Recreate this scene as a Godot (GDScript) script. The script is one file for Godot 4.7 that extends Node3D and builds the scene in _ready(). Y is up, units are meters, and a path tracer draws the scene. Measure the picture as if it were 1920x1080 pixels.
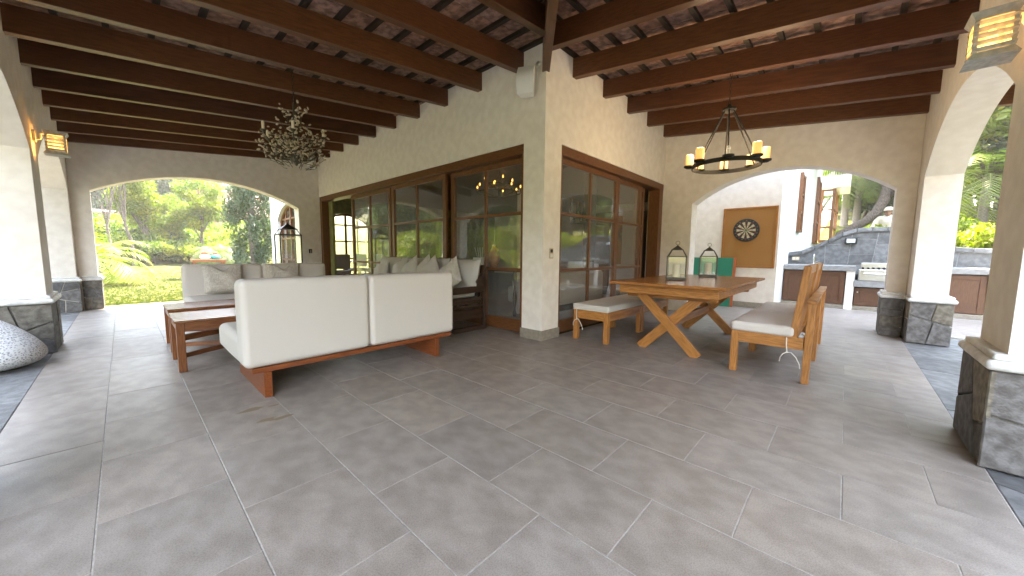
extends Node3D
# A tiled veranda that turns a corner round a house, with a garden beyond its arches.
# Distances are metres; the camera stands over x = 0, z = 0. -x and -z run along the two wings.

const ZA := -3.36      # facade of the lounge wing
const XB := -2.62      # facade of the dining wing
const XF := -9.57      # end wall of the lounge wing
const ZF := -7.03      # end wall of the dining wing
const ZO := 0.54       # arcade of the lounge wing, inner face
const XO := 0.61       # arcade of the dining wing, inner face
const FOCAL := 674.817

var cam: Camera3D
var M := {}
var taken := {}
var cache := {}

# ---------------------------------------------------------------- mesh builder
class Mb:
	var v := PackedVector3Array()
	var n := PackedVector3Array()
	var c := PackedColorArray()
	var col := Color(1, 1, 1)
	var use_col := false
	func t3(a, b, d, na, nb, nd):
		if (b - a).cross(d - a).dot(na + nb + nd) > 0.0:
			v.append(a); v.append(d); v.append(b); n.append(na); n.append(nd); n.append(nb)
		else:
			v.append(a); v.append(b); v.append(d); n.append(na); n.append(nb); n.append(nd)
		if use_col:
			c.append(col); c.append(col); c.append(col)
	func tri(a, b, d, out):
		var k: Vector3 = (b - a).cross(d - a)
		if k.length_squared() < 1e-16: return
		k = k.normalized()
		if k.dot(out) < 0.0: k = -k
		t3(a, b, d, k, k, k)
	func quad(a, b, d, e, out):
		tri(a, b, d, out); tri(a, d, e, out)
	func quadn(a, b, d, e, na, nb, nd, ne):
		t3(a, b, d, na, nb, nd); t3(a, d, e, na, nd, ne)
	func box(p: Vector3, s: Vector3, q := Basis()):
		var h = s * 0.5
		for ax in 3:
			for sg in [-1.0, 1.0]:
				var o = Vector3.ZERO; o[ax] = sg
				var u = (ax + 1) % 3; var w = (ax + 2) % 3
				var P = []
				for k in [[-1, -1], [1, -1], [1, 1], [-1, 1]]:
					var r = Vector3.ZERO; r[ax] = sg * h[ax]; r[u] = k[0] * h[u]; r[w] = k[1] * h[w]
					P.append(p + q * r)
				quad(P[0], P[1], P[2], P[3], q * o)
	func rbox(p: Vector3, s: Vector3, r: float, seg := 1, q := Basis(), extra := 0):
		var h = s * 0.5
		r = minf(r, minf(h.x, minf(h.y, h.z)) * 0.999)
		var co = []
		for ax in 3:
			var l = []
			for j in seg + 1: l.append(-(h[ax] - r) - r * tan(PI / 4 * (1.0 - float(j) / seg)))
			for j in extra: l.append(lerpf(-(h[ax] - r), h[ax] - r, float(j + 1) / (extra + 1)))
			for j in seg + 1: l.append((h[ax] - r) + r * tan(PI / 4 * float(j) / seg))
			co.append(l)
		for ax in 3:
			var u = (ax + 1) % 3; var w = (ax + 2) % 3
			for sg in [-1.0, 1.0]:
				var G = []; var N = []
				for a in co[u]:
					var g = []; var m = []
					for b in co[w]:
						var e = Vector3.ZERO; e[ax] = sg * h[ax]; e[u] = a; e[w] = b
						var inn = Vector3(clampf(e.x, -h.x + r, h.x - r), clampf(e.y, -h.y + r, h.y - r), clampf(e.z, -h.z + r, h.z - r))
						var d = (e - inn).normalized()
						g.append(p + q * (inn + d * r)); m.append(q * d)
					G.append(g); N.append(m)
				for i in G.size() - 1:
					for j in G[0].size() - 1:
						quadn(G[i][j], G[i + 1][j], G[i + 1][j + 1], G[i][j + 1], N[i][j], N[i + 1][j], N[i + 1][j + 1], N[i][j + 1])
	func tube(pts: Array, rad, sides := 6, caps := true):
		var R = []
		for i in pts.size(): R.append(rad[i] if rad is Array else rad)
		var up = Vector3(0, 1, 0)
		var rings = []; var norms = []
		var side = Vector3.ZERO
		for i in pts.size():
			var d: Vector3 = (pts[mini(i + 1, pts.size() - 1)] - pts[maxi(i - 1, 0)]).normalized()
			if i == 0:
				side = d.cross(up if absf(d.y) < 0.9 else Vector3(1, 0, 0)).normalized()
			else:
				side = (side - d * side.dot(d)).normalized()
			var o = d.cross(side)
			var g = []; var m = []
			for k in sides + 1:
				var t = TAU * k / sides
				var e = side * cos(t) + o * sin(t)
				g.append(pts[i] + e * R[i]); m.append(e)
			rings.append(g); norms.append(m)
		for i in pts.size() - 1:
			for k in sides:
				quadn(rings[i][k], rings[i][k + 1], rings[i + 1][k + 1], rings[i + 1][k], norms[i][k], norms[i][k + 1], norms[i + 1][k + 1], norms[i + 1][k])
		if caps:
			for e in [0, pts.size() - 1]:
				var o2 = (pts[e] - pts[1 if e == 0 else e - 1]).normalized()
				for k in sides: tri(pts[e], rings[e][k], rings[e][k + 1], o2)
	func lathe(prof: Array, sides := 16, at := Vector3.ZERO, q := Basis(), a0 := 0.0, a1 := TAU):
		for i in prof.size() - 1:
			var p: Vector2 = prof[i]; var r: Vector2 = prof[i + 1]
			var d = r - p
			if d.length() < 1e-6: continue
			var nn = Vector2(d.y, -d.x).normalized()
			for k in sides:
				var t = lerpf(a0, a1, float(k) / sides); var u = lerpf(a0, a1, float(k + 1) / sides)
				var f = func(x, z): return q * Vector3(x.x * cos(z), x.y, x.x * sin(z))
				var nf = func(z): return q * Vector3(nn.x * cos(z), nn.y, nn.x * sin(z))
				if p.x > 1e-6: t3(at + f.call(p, t), at + f.call(p, u), at + f.call(r, u), nf.call(t), nf.call(u), nf.call(u))
				if r.x > 1e-6: t3(at + f.call(p, t), at + f.call(r, u), at + f.call(r, t), nf.call(t), nf.call(u), nf.call(t))
	func ball(p: Vector3, s: Vector3, seg := 6, q := Basis()):
		for i in seg:
			for k in seg * 2:
				var P = []; var N = []
				for e in [[i, k], [i, k + 1], [i + 1, k + 1], [i + 1, k]]:
					var a = PI * e[0] / seg; var b = PI * e[1] / seg
					var d = Vector3(sin(a) * cos(b), cos(a), sin(a) * sin(b))
					P.append(p + q * (d * s)); N.append(q * (d / s).normalized())
				if i > 0: t3(P[0], P[1], P[2], N[0], N[1], N[2])
				if i < seg - 1: t3(P[0], P[2], P[3], N[0], N[2], N[3])
				elif i == 0: t3(P[0], P[2], P[3], N[0], N[2], N[3])
	func prism(poly: PackedVector2Array, f: Callable, h: float, cham := 0.0, bottom := false):
		# f maps (u, v, height) to a point; the polygon rises from 0 to h
		var pl = poly
		if Geometry2D.is_polygon_clockwise(pl): pl.reverse()
		var top = pl
		if cham > 0.0:
			var o = Geometry2D.offset_polygon(pl, -cham)
			if o.size() == 1 and o[0].size() == pl.size():
				top = o[0]
				# line the offset polygon up with the first vertex
				var best = 0; var bd = 1e9
				for i in top.size():
					if top[i].distance_to(pl[0]) < bd: bd = top[i].distance_to(pl[0]); best = i
				var tt = PackedVector2Array()
				for i in top.size(): tt.append(top[(best + i) % top.size()])
				top = tt
		var cen = Vector2.ZERO
		for e in pl: cen += e
		cen /= pl.size()
		var up: Vector3 = f.call(cen.x, cen.y, 1.0) - f.call(cen.x, cen.y, 0.0)
		var ix = Geometry2D.triangulate_polygon(top)
		for i in range(0, ix.size(), 3):
			tri(f.call(top[ix[i]].x, top[ix[i]].y, h), f.call(top[ix[i + 1]].x, top[ix[i + 1]].y, h), f.call(top[ix[i + 2]].x, top[ix[i + 2]].y, h), up)
		if bottom:
			ix = Geometry2D.triangulate_polygon(pl)
			for i in range(0, ix.size(), 3):
				tri(f.call(pl[ix[i]].x, pl[ix[i]].y, 0.0), f.call(pl[ix[i + 1]].x, pl[ix[i + 1]].y, 0.0), f.call(pl[ix[i + 2]].x, pl[ix[i + 2]].y, 0.0), -up)
		for i in pl.size():
			var j = (i + 1) % pl.size()
			var mid = (pl[i] + pl[j]) * 0.5
			var e2 = pl[j] - pl[i]
			var w = mid + Vector2(e2.y, -e2.x)
			var out: Vector3 = f.call(w.x, w.y, 0.0) - f.call(mid.x, mid.y, 0.0)
			var hh = h - cham if top != pl else h
			quad(f.call(pl[i].x, pl[i].y, 0.0), f.call(pl[j].x, pl[j].y, 0.0), f.call(pl[j].x, pl[j].y, hh), f.call(pl[i].x, pl[i].y, hh), out)
			if top != pl:
				quad(f.call(pl[i].x, pl[i].y, hh), f.call(pl[j].x, pl[j].y, hh), f.call(top[j].x, top[j].y, h), f.call(top[i].x, top[i].y, h), out.normalized() + up.normalized())
	func mesh() -> ArrayMesh:
		var a = []; a.resize(Mesh.ARRAY_MAX)
		a[Mesh.ARRAY_VERTEX] = v; a[Mesh.ARRAY_NORMAL] = n
		if use_col: a[Mesh.ARRAY_COLOR] = c
		var m := ArrayMesh.new()
		m.add_surface_from_arrays(Mesh.PRIMITIVE_TRIANGLES, a)
		return m

# ---------------------------------------------------------------- nodes
func numbered(s: String) -> String:
	var k = taken.get(s, -1) + 1
	taken[s] = k
	return s if k == 0 else "%s_%03d" % [s, k]

func thing(called: String, label: String, category: String, at := Vector3.ZERO, turn := 0.0, group := "") -> Node3D:
	var o := Node3D.new(); o.name = numbered(called); add_child(o)
	o.position = at; o.rotation.y = turn
	o.set_meta("label", label); o.set_meta("category", category)
	if group: o.set_meta("group", group)
	return o

func place(called: String, mesh: Mesh, mat: Material, parent: Node, at := Vector3.ZERO, q := Basis()) -> MeshInstance3D:
	var o := MeshInstance3D.new(); o.mesh = mesh; o.name = called
	if mat: o.material_override = mat
	o.transform = Transform3D(q, at)
	parent.add_child(o, true)
	return o

func put(called: String, b: Mb, mat: Material, parent: Node, at := Vector3.ZERO, q := Basis()) -> MeshInstance3D:
	return place(called, b.mesh(), mat, parent, at, q)

func struct(called: String, b: Mb, mat: Material) -> MeshInstance3D:
	var o = put(numbered(called), b, mat, self)
	o.set_meta("kind", "structure")
	return o

func copy(o: Node3D, stem: String, label := "") -> Node3D:
	var r = o.duplicate(); r.name = numbered(stem); add_child(r)
	if label: r.set_meta("label", label)
	return r

func bar_mesh(w: float, h: float, l: float, r: float) -> Mesh:
	var k = "bar %.4f %.4f %.4f %.4f" % [w, h, l, r]
	if not cache.has(k):
		var b = Mb.new()
		if r > 0.0: b.rbox(Vector3.ZERO, Vector3(w, h, l), r, 1)
		else: b.box(Vector3.ZERO, Vector3(w, h, l))
		cache[k] = b.mesh()
	return cache[k]

# a timber from a to b, its grain along its own z
func bar(called: String, a: Vector3, b: Vector3, w: float, h: float, mat: Material, parent: Node, r := 0.004, up := Vector3.UP) -> MeshInstance3D:
	var d = (b - a)
	var z = d.normalized()
	var x = up.cross(z)
	if x.length() < 1e-3: x = Vector3(1, 0, 0).cross(z)
	x = x.normalized()
	var y = z.cross(x)
	return place(called, bar_mesh(w, h, d.length(), r), mat, parent, (a + b) * 0.5, Basis(x, y, z))

# the pixel's direction through the lens, and where that ray meets a plane
func ray(px: float, py: float) -> Vector3:
	return cam.transform.basis * Vector3((px - 960.0) / FOCAL, -(py - 540.0) / FOCAL, -1.0)
func at_x(px: float, py: float, x: float) -> Vector3:
	var d = ray(px, py); return cam.position + d * ((x - cam.position.x) / d.x)
func at_z(px: float, py: float, z: float) -> Vector3:
	var d = ray(px, py); return cam.position + d * ((z - cam.position.z) / d.z)

# ---------------------------------------------------------------- materials
func lin(r, g, b) -> Color: return Color(r, g, b).linear_to_srgb()

func noise_tex(seed_: int, freq: float, c0: Color, c1: Color, kind := FastNoiseLite.TYPE_SIMPLEX_SMOOTH, oct := 4, lo := 0.25, hi := 0.75, size := 512) -> NoiseTexture2D:
	var f := FastNoiseLite.new(); f.seed = seed_; f.frequency = freq; f.noise_type = kind; f.fractal_octaves = oct
	if kind == FastNoiseLite.TYPE_CELLULAR:
		f.cellular_return_type = FastNoiseLite.RETURN_DISTANCE2_DIV; f.fractal_type = FastNoiseLite.FRACTAL_NONE
	var g := Gradient.new(); g.offsets = PackedFloat32Array([lo, hi]); g.colors = PackedColorArray([c0, c1])
	var t := NoiseTexture2D.new(); t.width = size; t.height = size; t.seamless = true; t.noise = f; t.color_ramp = g
	return t

func mat(c: Color, rough := 0.7, tex: Texture2D = null, scale := Vector3.ONE, world := false, bump: Texture2D = null, bump_cm := 0.1) -> StandardMaterial3D:
	var m := StandardMaterial3D.new()
	m.albedo_color = c; m.roughness = rough
	if tex:
		m.albedo_texture = tex
	if tex or bump:
		m.uv1_triplanar = true; m.uv1_world_triplanar = world; m.uv1_scale = scale
	if bump:
		m.heightmap_enabled = true; m.heightmap_texture = bump; m.heightmap_scale = bump_cm
	return m

func metal(c: Color, rough: float, met := 1.0) -> StandardMaterial3D:
	var m := StandardMaterial3D.new(); m.albedo_color = c; m.roughness = rough; m.metallic = met
	return m

func glow(c: Color, e: float, base := Color(1, 1, 1)) -> StandardMaterial3D:
	var m := StandardMaterial3D.new(); m.albedo_color = base; m.emission_enabled = true; m.emission = c; m.emission_energy_multiplier = e; m.roughness = 0.4
	return m

func leafmat(back: Color, rough := 0.55) -> StandardMaterial3D:
	var m := StandardMaterial3D.new(); m.vertex_color_use_as_albedo = true; m.roughness = rough
	m.backlight_enabled = true; m.backlight = back; m.cull_mode = BaseMaterial3D.CULL_DISABLED
	return m

func materials():
	var g1 = noise_tex(3, 0.02, Color(0.86, 0.86, 0.86), Color(1, 1, 1))
	var fine = noise_tex(5, 0.09, Color(0.0, 0.0, 0.0), Color(1, 1, 1), FastNoiseLite.TYPE_SIMPLEX, 3)
	M.fine = fine
	M.plaster = mat(lin(0.83, 0.775, 0.70), 0.85, noise_tex(11, 0.012, Color(0.965, 0.96, 0.955), Color(1, 1, 1)), Vector3.ONE * 0.9, true, fine, 0.009)
	M.white_wall = mat(lin(0.80, 0.79, 0.77), 0.85, noise_tex(12, 0.012, Color(0.96, 0.96, 0.955), Color(1, 1, 1)), Vector3.ONE * 0.9, true, fine, 0.02)
	M.olive_wall = mat(lin(0.24, 0.24, 0.09), 0.85, g1, Vector3.ONE * 0.5, true)
	M.trim = mat(lin(0.78, 0.77, 0.74), 0.55, g1, Vector3.ONE * 0.8, true)
	# timber: grain runs along the piece's own z
	var grain = noise_tex(21, 0.022, Color(0.83, 0.80, 0.77), Color(1, 1, 1), FastNoiseLite.TYPE_SIMPLEX_SMOOTH, 5, 0.2, 0.7)
	var knots = noise_tex(23, 0.012, Color(0.80, 0.77, 0.74), Color(1, 1, 1), FastNoiseLite.TYPE_SIMPLEX_SMOOTH, 5, 0.15, 0.75)
	var gs = Vector3(5.0, 5.0, 0.55)
	var ds = Vector3(3.0, 3.0, 0.4)
	M.beam = [mat(lin(0.115, 0.040, 0.013), 0.42, grain, gs), mat(lin(0.095, 0.033, 0.012), 0.45, knots, ds), mat(lin(0.135, 0.050, 0.016), 0.42, grain, ds)]
	M.batten = mat(lin(0.035, 0.022, 0.014), 0.7, grain, gs)
	M.door = mat(lin(0.17, 0.066, 0.020), 0.4, grain, gs)
	M.cabinet = mat(lin(0.125, 0.055, 0.024), 0.5, grain, gs)
	M.teak = mat(lin(0.47, 0.205, 0.050), 0.42, grain, gs)
	M.teak2 = mat(lin(0.42, 0.175, 0.042), 0.42, knots, ds)
	M.table_top = mat(lin(0.40, 0.16, 0.036), 0.24, grain, gs)
	M.mahogany = mat(lin(0.25, 0.070, 0.018), 0.35, grain, gs)
	M.walnut = mat(lin(0.25, 0.092, 0.03), 0.34, grain, gs)
	M.walnut_top = mat(lin(0.29, 0.13, 0.06), 0.26, grain, gs)
	M.old_wood = mat(lin(0.060, 0.029, 0.015), 0.5, knots, ds)
	M.cork = mat(lin(0.50, 0.25, 0.07), 0.9, noise_tex(31, 0.12, Color(0.72, 0.7, 0.64), Color(1, 1, 1)), Vector3.ONE * 3.0)
	M.frame = mat(lin(0.42, 0.17, 0.03), 0.45, grain, gs)
	# floor
	var ft = noise_tex(41, 0.0065, Color(0.885, 0.88, 0.875), Color(1, 1, 1), FastNoiseLite.TYPE_SIMPLEX_SMOOTH, 8, 0.15, 0.75, 1024)
	var fb = noise_tex(43, 0.16, Color(0, 0, 0), Color(1, 1, 1), FastNoiseLite.TYPE_SIMPLEX, 3)
	var spk = noise_tex(47, 0.14, Color(0.87, 0.87, 0.87), Color(1, 1, 1), FastNoiseLite.TYPE_SIMPLEX, 3, 0.1, 0.6)
	var rn = RandomNumberGenerator.new(); rn.seed = 7
	M.tile = []
	for i in 12:
		var k = rn.randf_range(0.93, 1.05); var w = rn.randf_range(-0.005, 0.005)
		var m = mat(lin((0.330 + w) * k, 0.285 * k, (0.248 - w) * k), rn.randf_range(0.40, 0.48), ft, Vector3(0.8, 0.8, 1.0), false, fb, 0.010)
		m.uv1_offset = Vector3(rn.randf() * 5.0, rn.randf() * 5.0, rn.randf() * 5.0)
		m.detail_enabled = true; m.detail_blend_mode = BaseMaterial3D.BLEND_MODE_MUL
		m.detail_albedo = spk; m.detail_uv_layer = BaseMaterial3D.DETAIL_UV_2
		m.uv2_triplanar = true; m.uv2_scale = Vector3.ONE * 1.7
		M.tile.append(m)
	M.grout = mat(lin(0.45, 0.42, 0.385), 0.9, g1, Vector3.ONE * 3.0, true)
	M.skirt = mat(lin(0.31, 0.27, 0.21), 0.6, ft, Vector3.ONE * 2.0, true)
	M.slate = []
	for i in 5:
		var k = [0.75, 0.9, 1.05, 1.2, 0.85][i]
		var m = mat(lin(0.185 * k, 0.185 * k, 0.185 * k), 0.55, noise_tex(50 + i, 0.02, Color(0.80, 0.80, 0.80), Color(1, 1, 1), FastNoiseLite.TYPE_SIMPLEX_SMOOTH, 6), Vector3.ONE * 0.8, true, fine, 0.10)
		M.slate.append(m)
	M.stone = []
	for i in 6:
		var cc = [[0.13, 0.125, 0.12], [0.20, 0.185, 0.155], [0.17, 0.165, 0.16], [0.24, 0.215, 0.17], [0.15, 0.15, 0.155], [0.19, 0.18, 0.175]][i]
		M.stone.append(mat(lin(cc[0], cc[1], cc[2]), 0.75, noise_tex(60 + i, 0.022, Color(0.72, 0.70, 0.68), Color(1, 1, 1), FastNoiseLite.TYPE_SIMPLEX_SMOOTH, 6, 0.2, 0.75), Vector3.ONE * 1.1, true, fine, 0.12))
	M.mortar = mat(lin(0.24, 0.225, 0.20), 0.95, g1, Vector3.ONE * 3.0, true)
	M.joint = mat(lin(0.30, 0.295, 0.285), 0.95, g1, Vector3.ONE * 3.0, true)
	M.clay = []
	for i in 4:
		var cc = [[0.40, 0.22, 0.16], [0.46, 0.28, 0.21], [0.37, 0.23, 0.18], [0.43, 0.24, 0.17]][i]
		M.clay.append(mat(lin(cc[0], cc[1], cc[2]), 0.85, noise_tex(70 + i, 0.02, Color(0.68, 0.66, 0.64), Color(1, 1, 1)), Vector3.ONE * 0.9, true, fine, 0.05))
	# cloth
	var weave = noise_tex(81, 0.22, Color(0.86, 0.86, 0.86), Color(1, 1, 1), FastNoiseLite.TYPE_SIMPLEX, 2)
	M.sofa = mat(lin(0.77, 0.72, 0.665), 0.8, weave, Vector3.ONE * 2.5, false, fine, 0.03)
	M.linen = mat(lin(0.60, 0.57, 0.52), 0.85, weave, Vector3.ONE * 2.5, false, fine, 0.05)
	M.cushion = mat(lin(0.66, 0.62, 0.56), 0.85, weave, Vector3.ONE * 2.5, false, fine, 0.05)
	M.leopard = mat(lin(0.72, 0.68, 0.62), 0.85, noise_tex(85, 0.055, Color(0.62, 0.58, 0.52), Color(1, 1, 1), FastNoiseLite.TYPE_CELLULAR, 1, 0.45, 0.55), Vector3.ONE * 2.6)
	M.pouf = mat(lin(0.72, 0.72, 0.72), 0.9, noise_tex(87, 0.05, Color(0.18, 0.22, 0.34), Color(1, 1, 1), FastNoiseLite.TYPE_CELLULAR, 1, 0.30, 0.38), Vector3.ONE * 2.2)
	M.tie = mat(lin(0.72, 0.69, 0.62), 0.9)
	# metal, glass, small things
	M.iron = metal(lin(0.030, 0.027, 0.024), 0.55, 0.6)
	M.bronze = metal(lin(0.11, 0.10, 0.075), 0.45, 0.75)
	M.lantern_iron = metal(lin(0.10, 0.095, 0.08), 0.5, 0.7)
	M.steel = metal(lin(0.62, 0.62, 0.60), 0.28)
	M.chrome = metal(lin(0.8, 0.8, 0.8), 0.08)
	M.glass = StandardMaterial3D.new(); M.glass.transparency = BaseMaterial3D.TRANSPARENCY_ALPHA
	M.glass.albedo_color = Color(0.93, 0.96, 0.94, 0.04); M.glass.roughness = 0.0; M.glass.metallic_specular = 1.0
	M.candle = mat(lin(0.76, 0.70, 0.55), 0.6)
	M.white_plastic = mat(lin(0.72, 0.71, 0.68), 0.4)
	M.black = mat(lin(0.02, 0.02, 0.02), 0.5)
	M.beige = mat(lin(0.55, 0.46, 0.30), 0.45)
	M.sage = mat(lin(0.47, 0.48, 0.43), 0.5, g1, Vector3.ONE * 2.0)
	M.bud = mat(lin(0.50, 0.43, 0.30), 0.35)
	M.green_paint = mat(lin(0.015, 0.20, 0.12), 0.5)
	M.terracotta = mat(lin(0.42, 0.11, 0.03), 0.6)
	M.teal = mat(lin(0.03, 0.30, 0.30), 0.4)
	M.concrete = mat(lin(0.30, 0.30, 0.30), 0.6, ft, Vector3.ONE * 1.3, true, fine, 0.1)
	M.bark = mat(lin(0.22, 0.17, 0.13), 0.9, noise_tex(91, 0.03, Color(0.5, 0.48, 0.45), Color(1, 1, 1)), Vector3(3, 0.8, 3), false, fine, 1.0)
	M.palm_bark = mat(lin(0.33, 0.29, 0.25), 0.9, noise_tex(93, 0.03, Color(0.6, 0.58, 0.55), Color(1, 1, 1)), Vector3(1, 6, 1), false)
	M.leaf = leafmat(Color(0.75, 0.95, 0.25))
	M.leaf_dark = leafmat(Color(0.35, 0.5, 0.15))
	M.grass = mat(lin(0.130, 0.116, 0.045), 0.9, noise_tex(95, 0.02, Color(0.6, 0.66, 0.5), Color(1, 1, 1), FastNoiseLite.TYPE_SIMPLEX_SMOOTH, 6), Vector3.ONE * 0.22, true, fine, 1.0)
	M.grass.metallic_specular = 0.05
	M.blade = leafmat(Color(0.6, 0.8, 0.2))

# ---------------------------------------------------------------- the setting
func ground_y(x: float, z: float) -> float:
	var y = -0.06
	y += maxf(0.0, -x - 24.0) * 0.085                                  # hillside past the lawn
	y += smoothstep(-10.45, -10.75, z) * smoothstep(-1.6, -0.9, x) * (1.0 + maxf(0.0, -z - 10.7) * 0.07) * smoothstep(14.0, 4.0, x)
	y += maxf(0.0, z - 5.0) * 0.10                                      # the lawn climbs away from the arcade
	y += maxf(0.0, x - 6.0) * 0.10
	y += maxf(0.0, -z - 16.0) * 0.08
	return y

func build_ground():
	var b = Mb.new()
	var xs = [-420.0, -200.0, -110.0, -80.0, -60.0, -50.0, -40.0, -34.0, -29.0, -24.0, -19.0, -14.2, -9.9, -6.0, -2.9, -1.6, -1.25, -0.9, 0.0, 2.0, 4.0, 6.0, 9.0, 14.0, 20.0, 30.0, 60.0, 140.0, 420.0]
	var zs = [-420.0, -160.0, -80.0, -50.0, -34.0, -24.0, -16.0, -13.0, -10.75, -10.6, -10.45, -9.0, -3.5, 0.5, 1.2, 2.5, 5.0, 8.0, 12.0, 18.0, 26.0, 40.0, 80.0, 200.0, 420.0]
	for i in xs.size() - 1:
		for j in zs.size() - 1:
			var P = []; var N = []
			for e in [[i, j], [i + 1, j], [i + 1, j + 1], [i, j + 1]]:
				var x = xs[e[0]]; var z = zs[e[1]]
				P.append(Vector3(x, ground_y(x, z), z))
				N.append(Vector3(ground_y(x - 0.1, z) - ground_y(x + 0.1, z), 0.2, ground_y(x, z - 0.1) - ground_y(x, z + 0.1)).normalized())
			b.quadn(P[0], P[1], P[2], P[3], N[0], N[1], N[2], N[3])
	struct("lawn", b, M.grass)
	# short grass standing on the sunlit lawn past the end arch
	var t = Mb.new(); t.use_col = true
	var r = RandomNumberGenerator.new(); r.seed = 99
	for i in 7:
		var a = r.randf() * TAU; var h = r.randf_range(0.02, 0.045); var o = Vector3(r.randf_range(-0.04, 0.04), 0, r.randf_range(-0.04, 0.04))
		var w = Vector3(cos(a), 0, sin(a)) * 0.004
		t.col = Color(0.115, 0.12, 0.03) * r.randf_range(0.7, 1.2)
		t.tri(o - w, o + w, o + Vector3(r.randf_range(-0.02, 0.02), h, r.randf_range(-0.02, 0.02)), Vector3(0, 0.3, 1))
	var mm := MultiMesh.new(); mm.transform_format = MultiMesh.TRANSFORM_3D; mm.mesh = t.mesh(); mm.instance_count = 16000
	for i in 16000:
		var f = r.randf()
		var x = -9.98 - 14.0 * f * f; var z = r.randf_range(-3.2 + x * 0.02, 1.6)
		if i % 5 == 4: x = r.randf_range(-9.0, 0.0); z = r.randf_range(4.7, 6.0)
		mm.set_instance_transform(i, Transform3D(Basis(Vector3.UP, r.randf() * TAU).scaled(Vector3.ONE * r.randf_range(0.7, 1.4)), Vector3(x, ground_y(x, z) - 0.002, z)))
	var g := MultiMeshInstance3D.new(); g.multimesh = mm; g.material_override = M.blade; g.name = "grass"; add_child(g)
	g.set_meta("kind", "stuff"); g.set_meta("label", "short mown grass of the sunlit lawn"); g.set_meta("category", "grass")

func tile_mesh(w: float, d: float) -> Mesh:
	var k = "tile %.3f %.3f" % [w, d]
	if not cache.has(k):
		var b = Mb.new(); tile_into(b, Vector3.ZERO, w, d); cache[k] = b.mesh()
	return cache[k]

func tile_into(b: Mb, p: Vector3, w: float, d: float):
	var c = 0.002; var hx = w * 0.5; var hz = d * 0.5
	var lo = []; var hi = []; var base = []
	for k in [[-1, -1], [1, -1], [1, 1], [-1, 1]]:
		hi.append(p + Vector3(k[0] * (hx - c), 0.0, k[1] * (hz - c))); lo.append(p + Vector3(k[0] * hx, -c * 0.6, k[1] * hz)); base.append(p + Vector3(k[0] * hx, -0.012, k[1] * hz))
	b.quad(hi[0], hi[1], hi[2], hi[3], Vector3.UP)
	for i in 4:
		var j = (i + 1) % 4
		var o = (lo[i] + lo[j]) * 0.5 - p
		b.quad(lo[i], lo[j], hi[j], hi[i], o.normalized() + Vector3.UP)
		b.quad(base[i], base[j], lo[j], lo[i], o)

func build_floor():
	var b = Mb.new()
	b.box(Vector3((-9.95 + 0.585) / 2, -0.0525, (0.537 - 3.46) / 2), Vector3(9.95 + 0.585, 0.1, 3.46 + 0.537))
	b.box(Vector3((XB - 0.06 + 0.585) / 2, -0.0525, (-9.8 - 3.46) / 2), Vector3(0.585 - XB + 0.06, 0.1, 9.8 - 3.46))
	b.box(Vector3((0.585 + 2.9) / 2, -0.0525, (-9.8 - 7.4) / 2), Vector3(2.9 - 0.585, 0.1, 2.4))
	var f = struct("terrace_floor", b, M.grout)
	var r = RandomNumberGenerator.new(); r.seed = 5
	var rest = Mb.new()
	var J = 0.0034
	for k in range(-1, 25):
		var z1 = 0.134 - 0.4045 * k; var z0 = z1 - 0.4045
		var zc = (z0 + z1) * 0.5
		var xa = -9.95 if zc > -3.46 else XB - 0.05
		var xe = 0.583 if zc > -7.4 else 2.88
		if zc < -9.75: break
		var ph = -0.239 if posmod(k, 2) == 0 else -0.239 + 0.2985
		# rows that start at z = -1.474 have joints at -0.5355
		var x = ph - 0.597 * ceil((ph - xa) / 0.597)
		while x < xe:
			var a = maxf(x, xa); var e = minf(x + 0.597, xe)
			x += 0.597
			if e - a < 0.03: continue
			var p = Vector3((a + e) * 0.5, 0, zc)
			var dip = r.randf_range(-0.0012, 0.0)
			var which = r.randi() % M.tile.size()
			var flip = r.randi() % 2
			if p.x > -0.9 and p.z > -0.75 or p.x > 0.7 and p.z > -8.5:
				tile_into(rest, p + Vector3(0, dip, 0), e - a - J, 0.4045 - J)
				continue
			place("floor_tile", tile_mesh(snappedf(e - a - J, 0.001), 0.4045 - J), M.tile[which], f, p + Vector3(0, dip, 0), Basis(Vector3.UP, PI * flip))
	var o = put("floor_tile", rest, M.tile[0], f); o.set_meta("kind", "stuff")
	# dried drips on a tile behind the sofa
	var s = Mb.new()
	for q in [[470, 769, 0.075], [528, 783, 0.06], [500, 787, 0.055], [514, 760, 0.03]]:
		var d = ray(q[0], q[1]); var p = cam.position + d * (-cam.position.y / d.y)
		var pl = PackedVector2Array()
		for i in 12:
			var t = TAU * i / 12
			pl.append(Vector2(p.x + cos(t) * q[2] * 0.45 * r.randf_range(0.6, 1.1), p.z + sin(t) * q[2] * r.randf_range(0.6, 1.2)))
		s.prism(pl, func(u, v, h): return Vector3(u, 0.0002 + h, v), 0.0006)
	var st = put("dried_stain", s, mat(lin(0.20, 0.155, 0.095), 0.5), f); st.set_meta("kind", "stuff")
	# the border and slate paving outside; its outer part is added to bounce sunlight
	var sp = Mb.new()
	sp.box(Vector3(-2.6, -0.068, 2.57), Vector3(14.9, 0.1, 4.04))
	sp.box(Vector3(2.715, -0.068, -3.4), Vector3(4.23, 0.1, 7.8))
	var pav = struct("slate_paving", sp, M.mortar)
	slabs(pav, PackedVector2Array([Vector2(-10.0, 0.536), Vector2(0.55, 0.536), Vector2(0.55, 4.55), Vector2(-10.0, 4.55)]), 70, 17)
	slabs(pav, PackedVector2Array([Vector2(0.582, -7.25), Vector2(4.8, -7.25), Vector2(4.8, 0.5), Vector2(0.582, 0.5)]), 60, 18)

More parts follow.
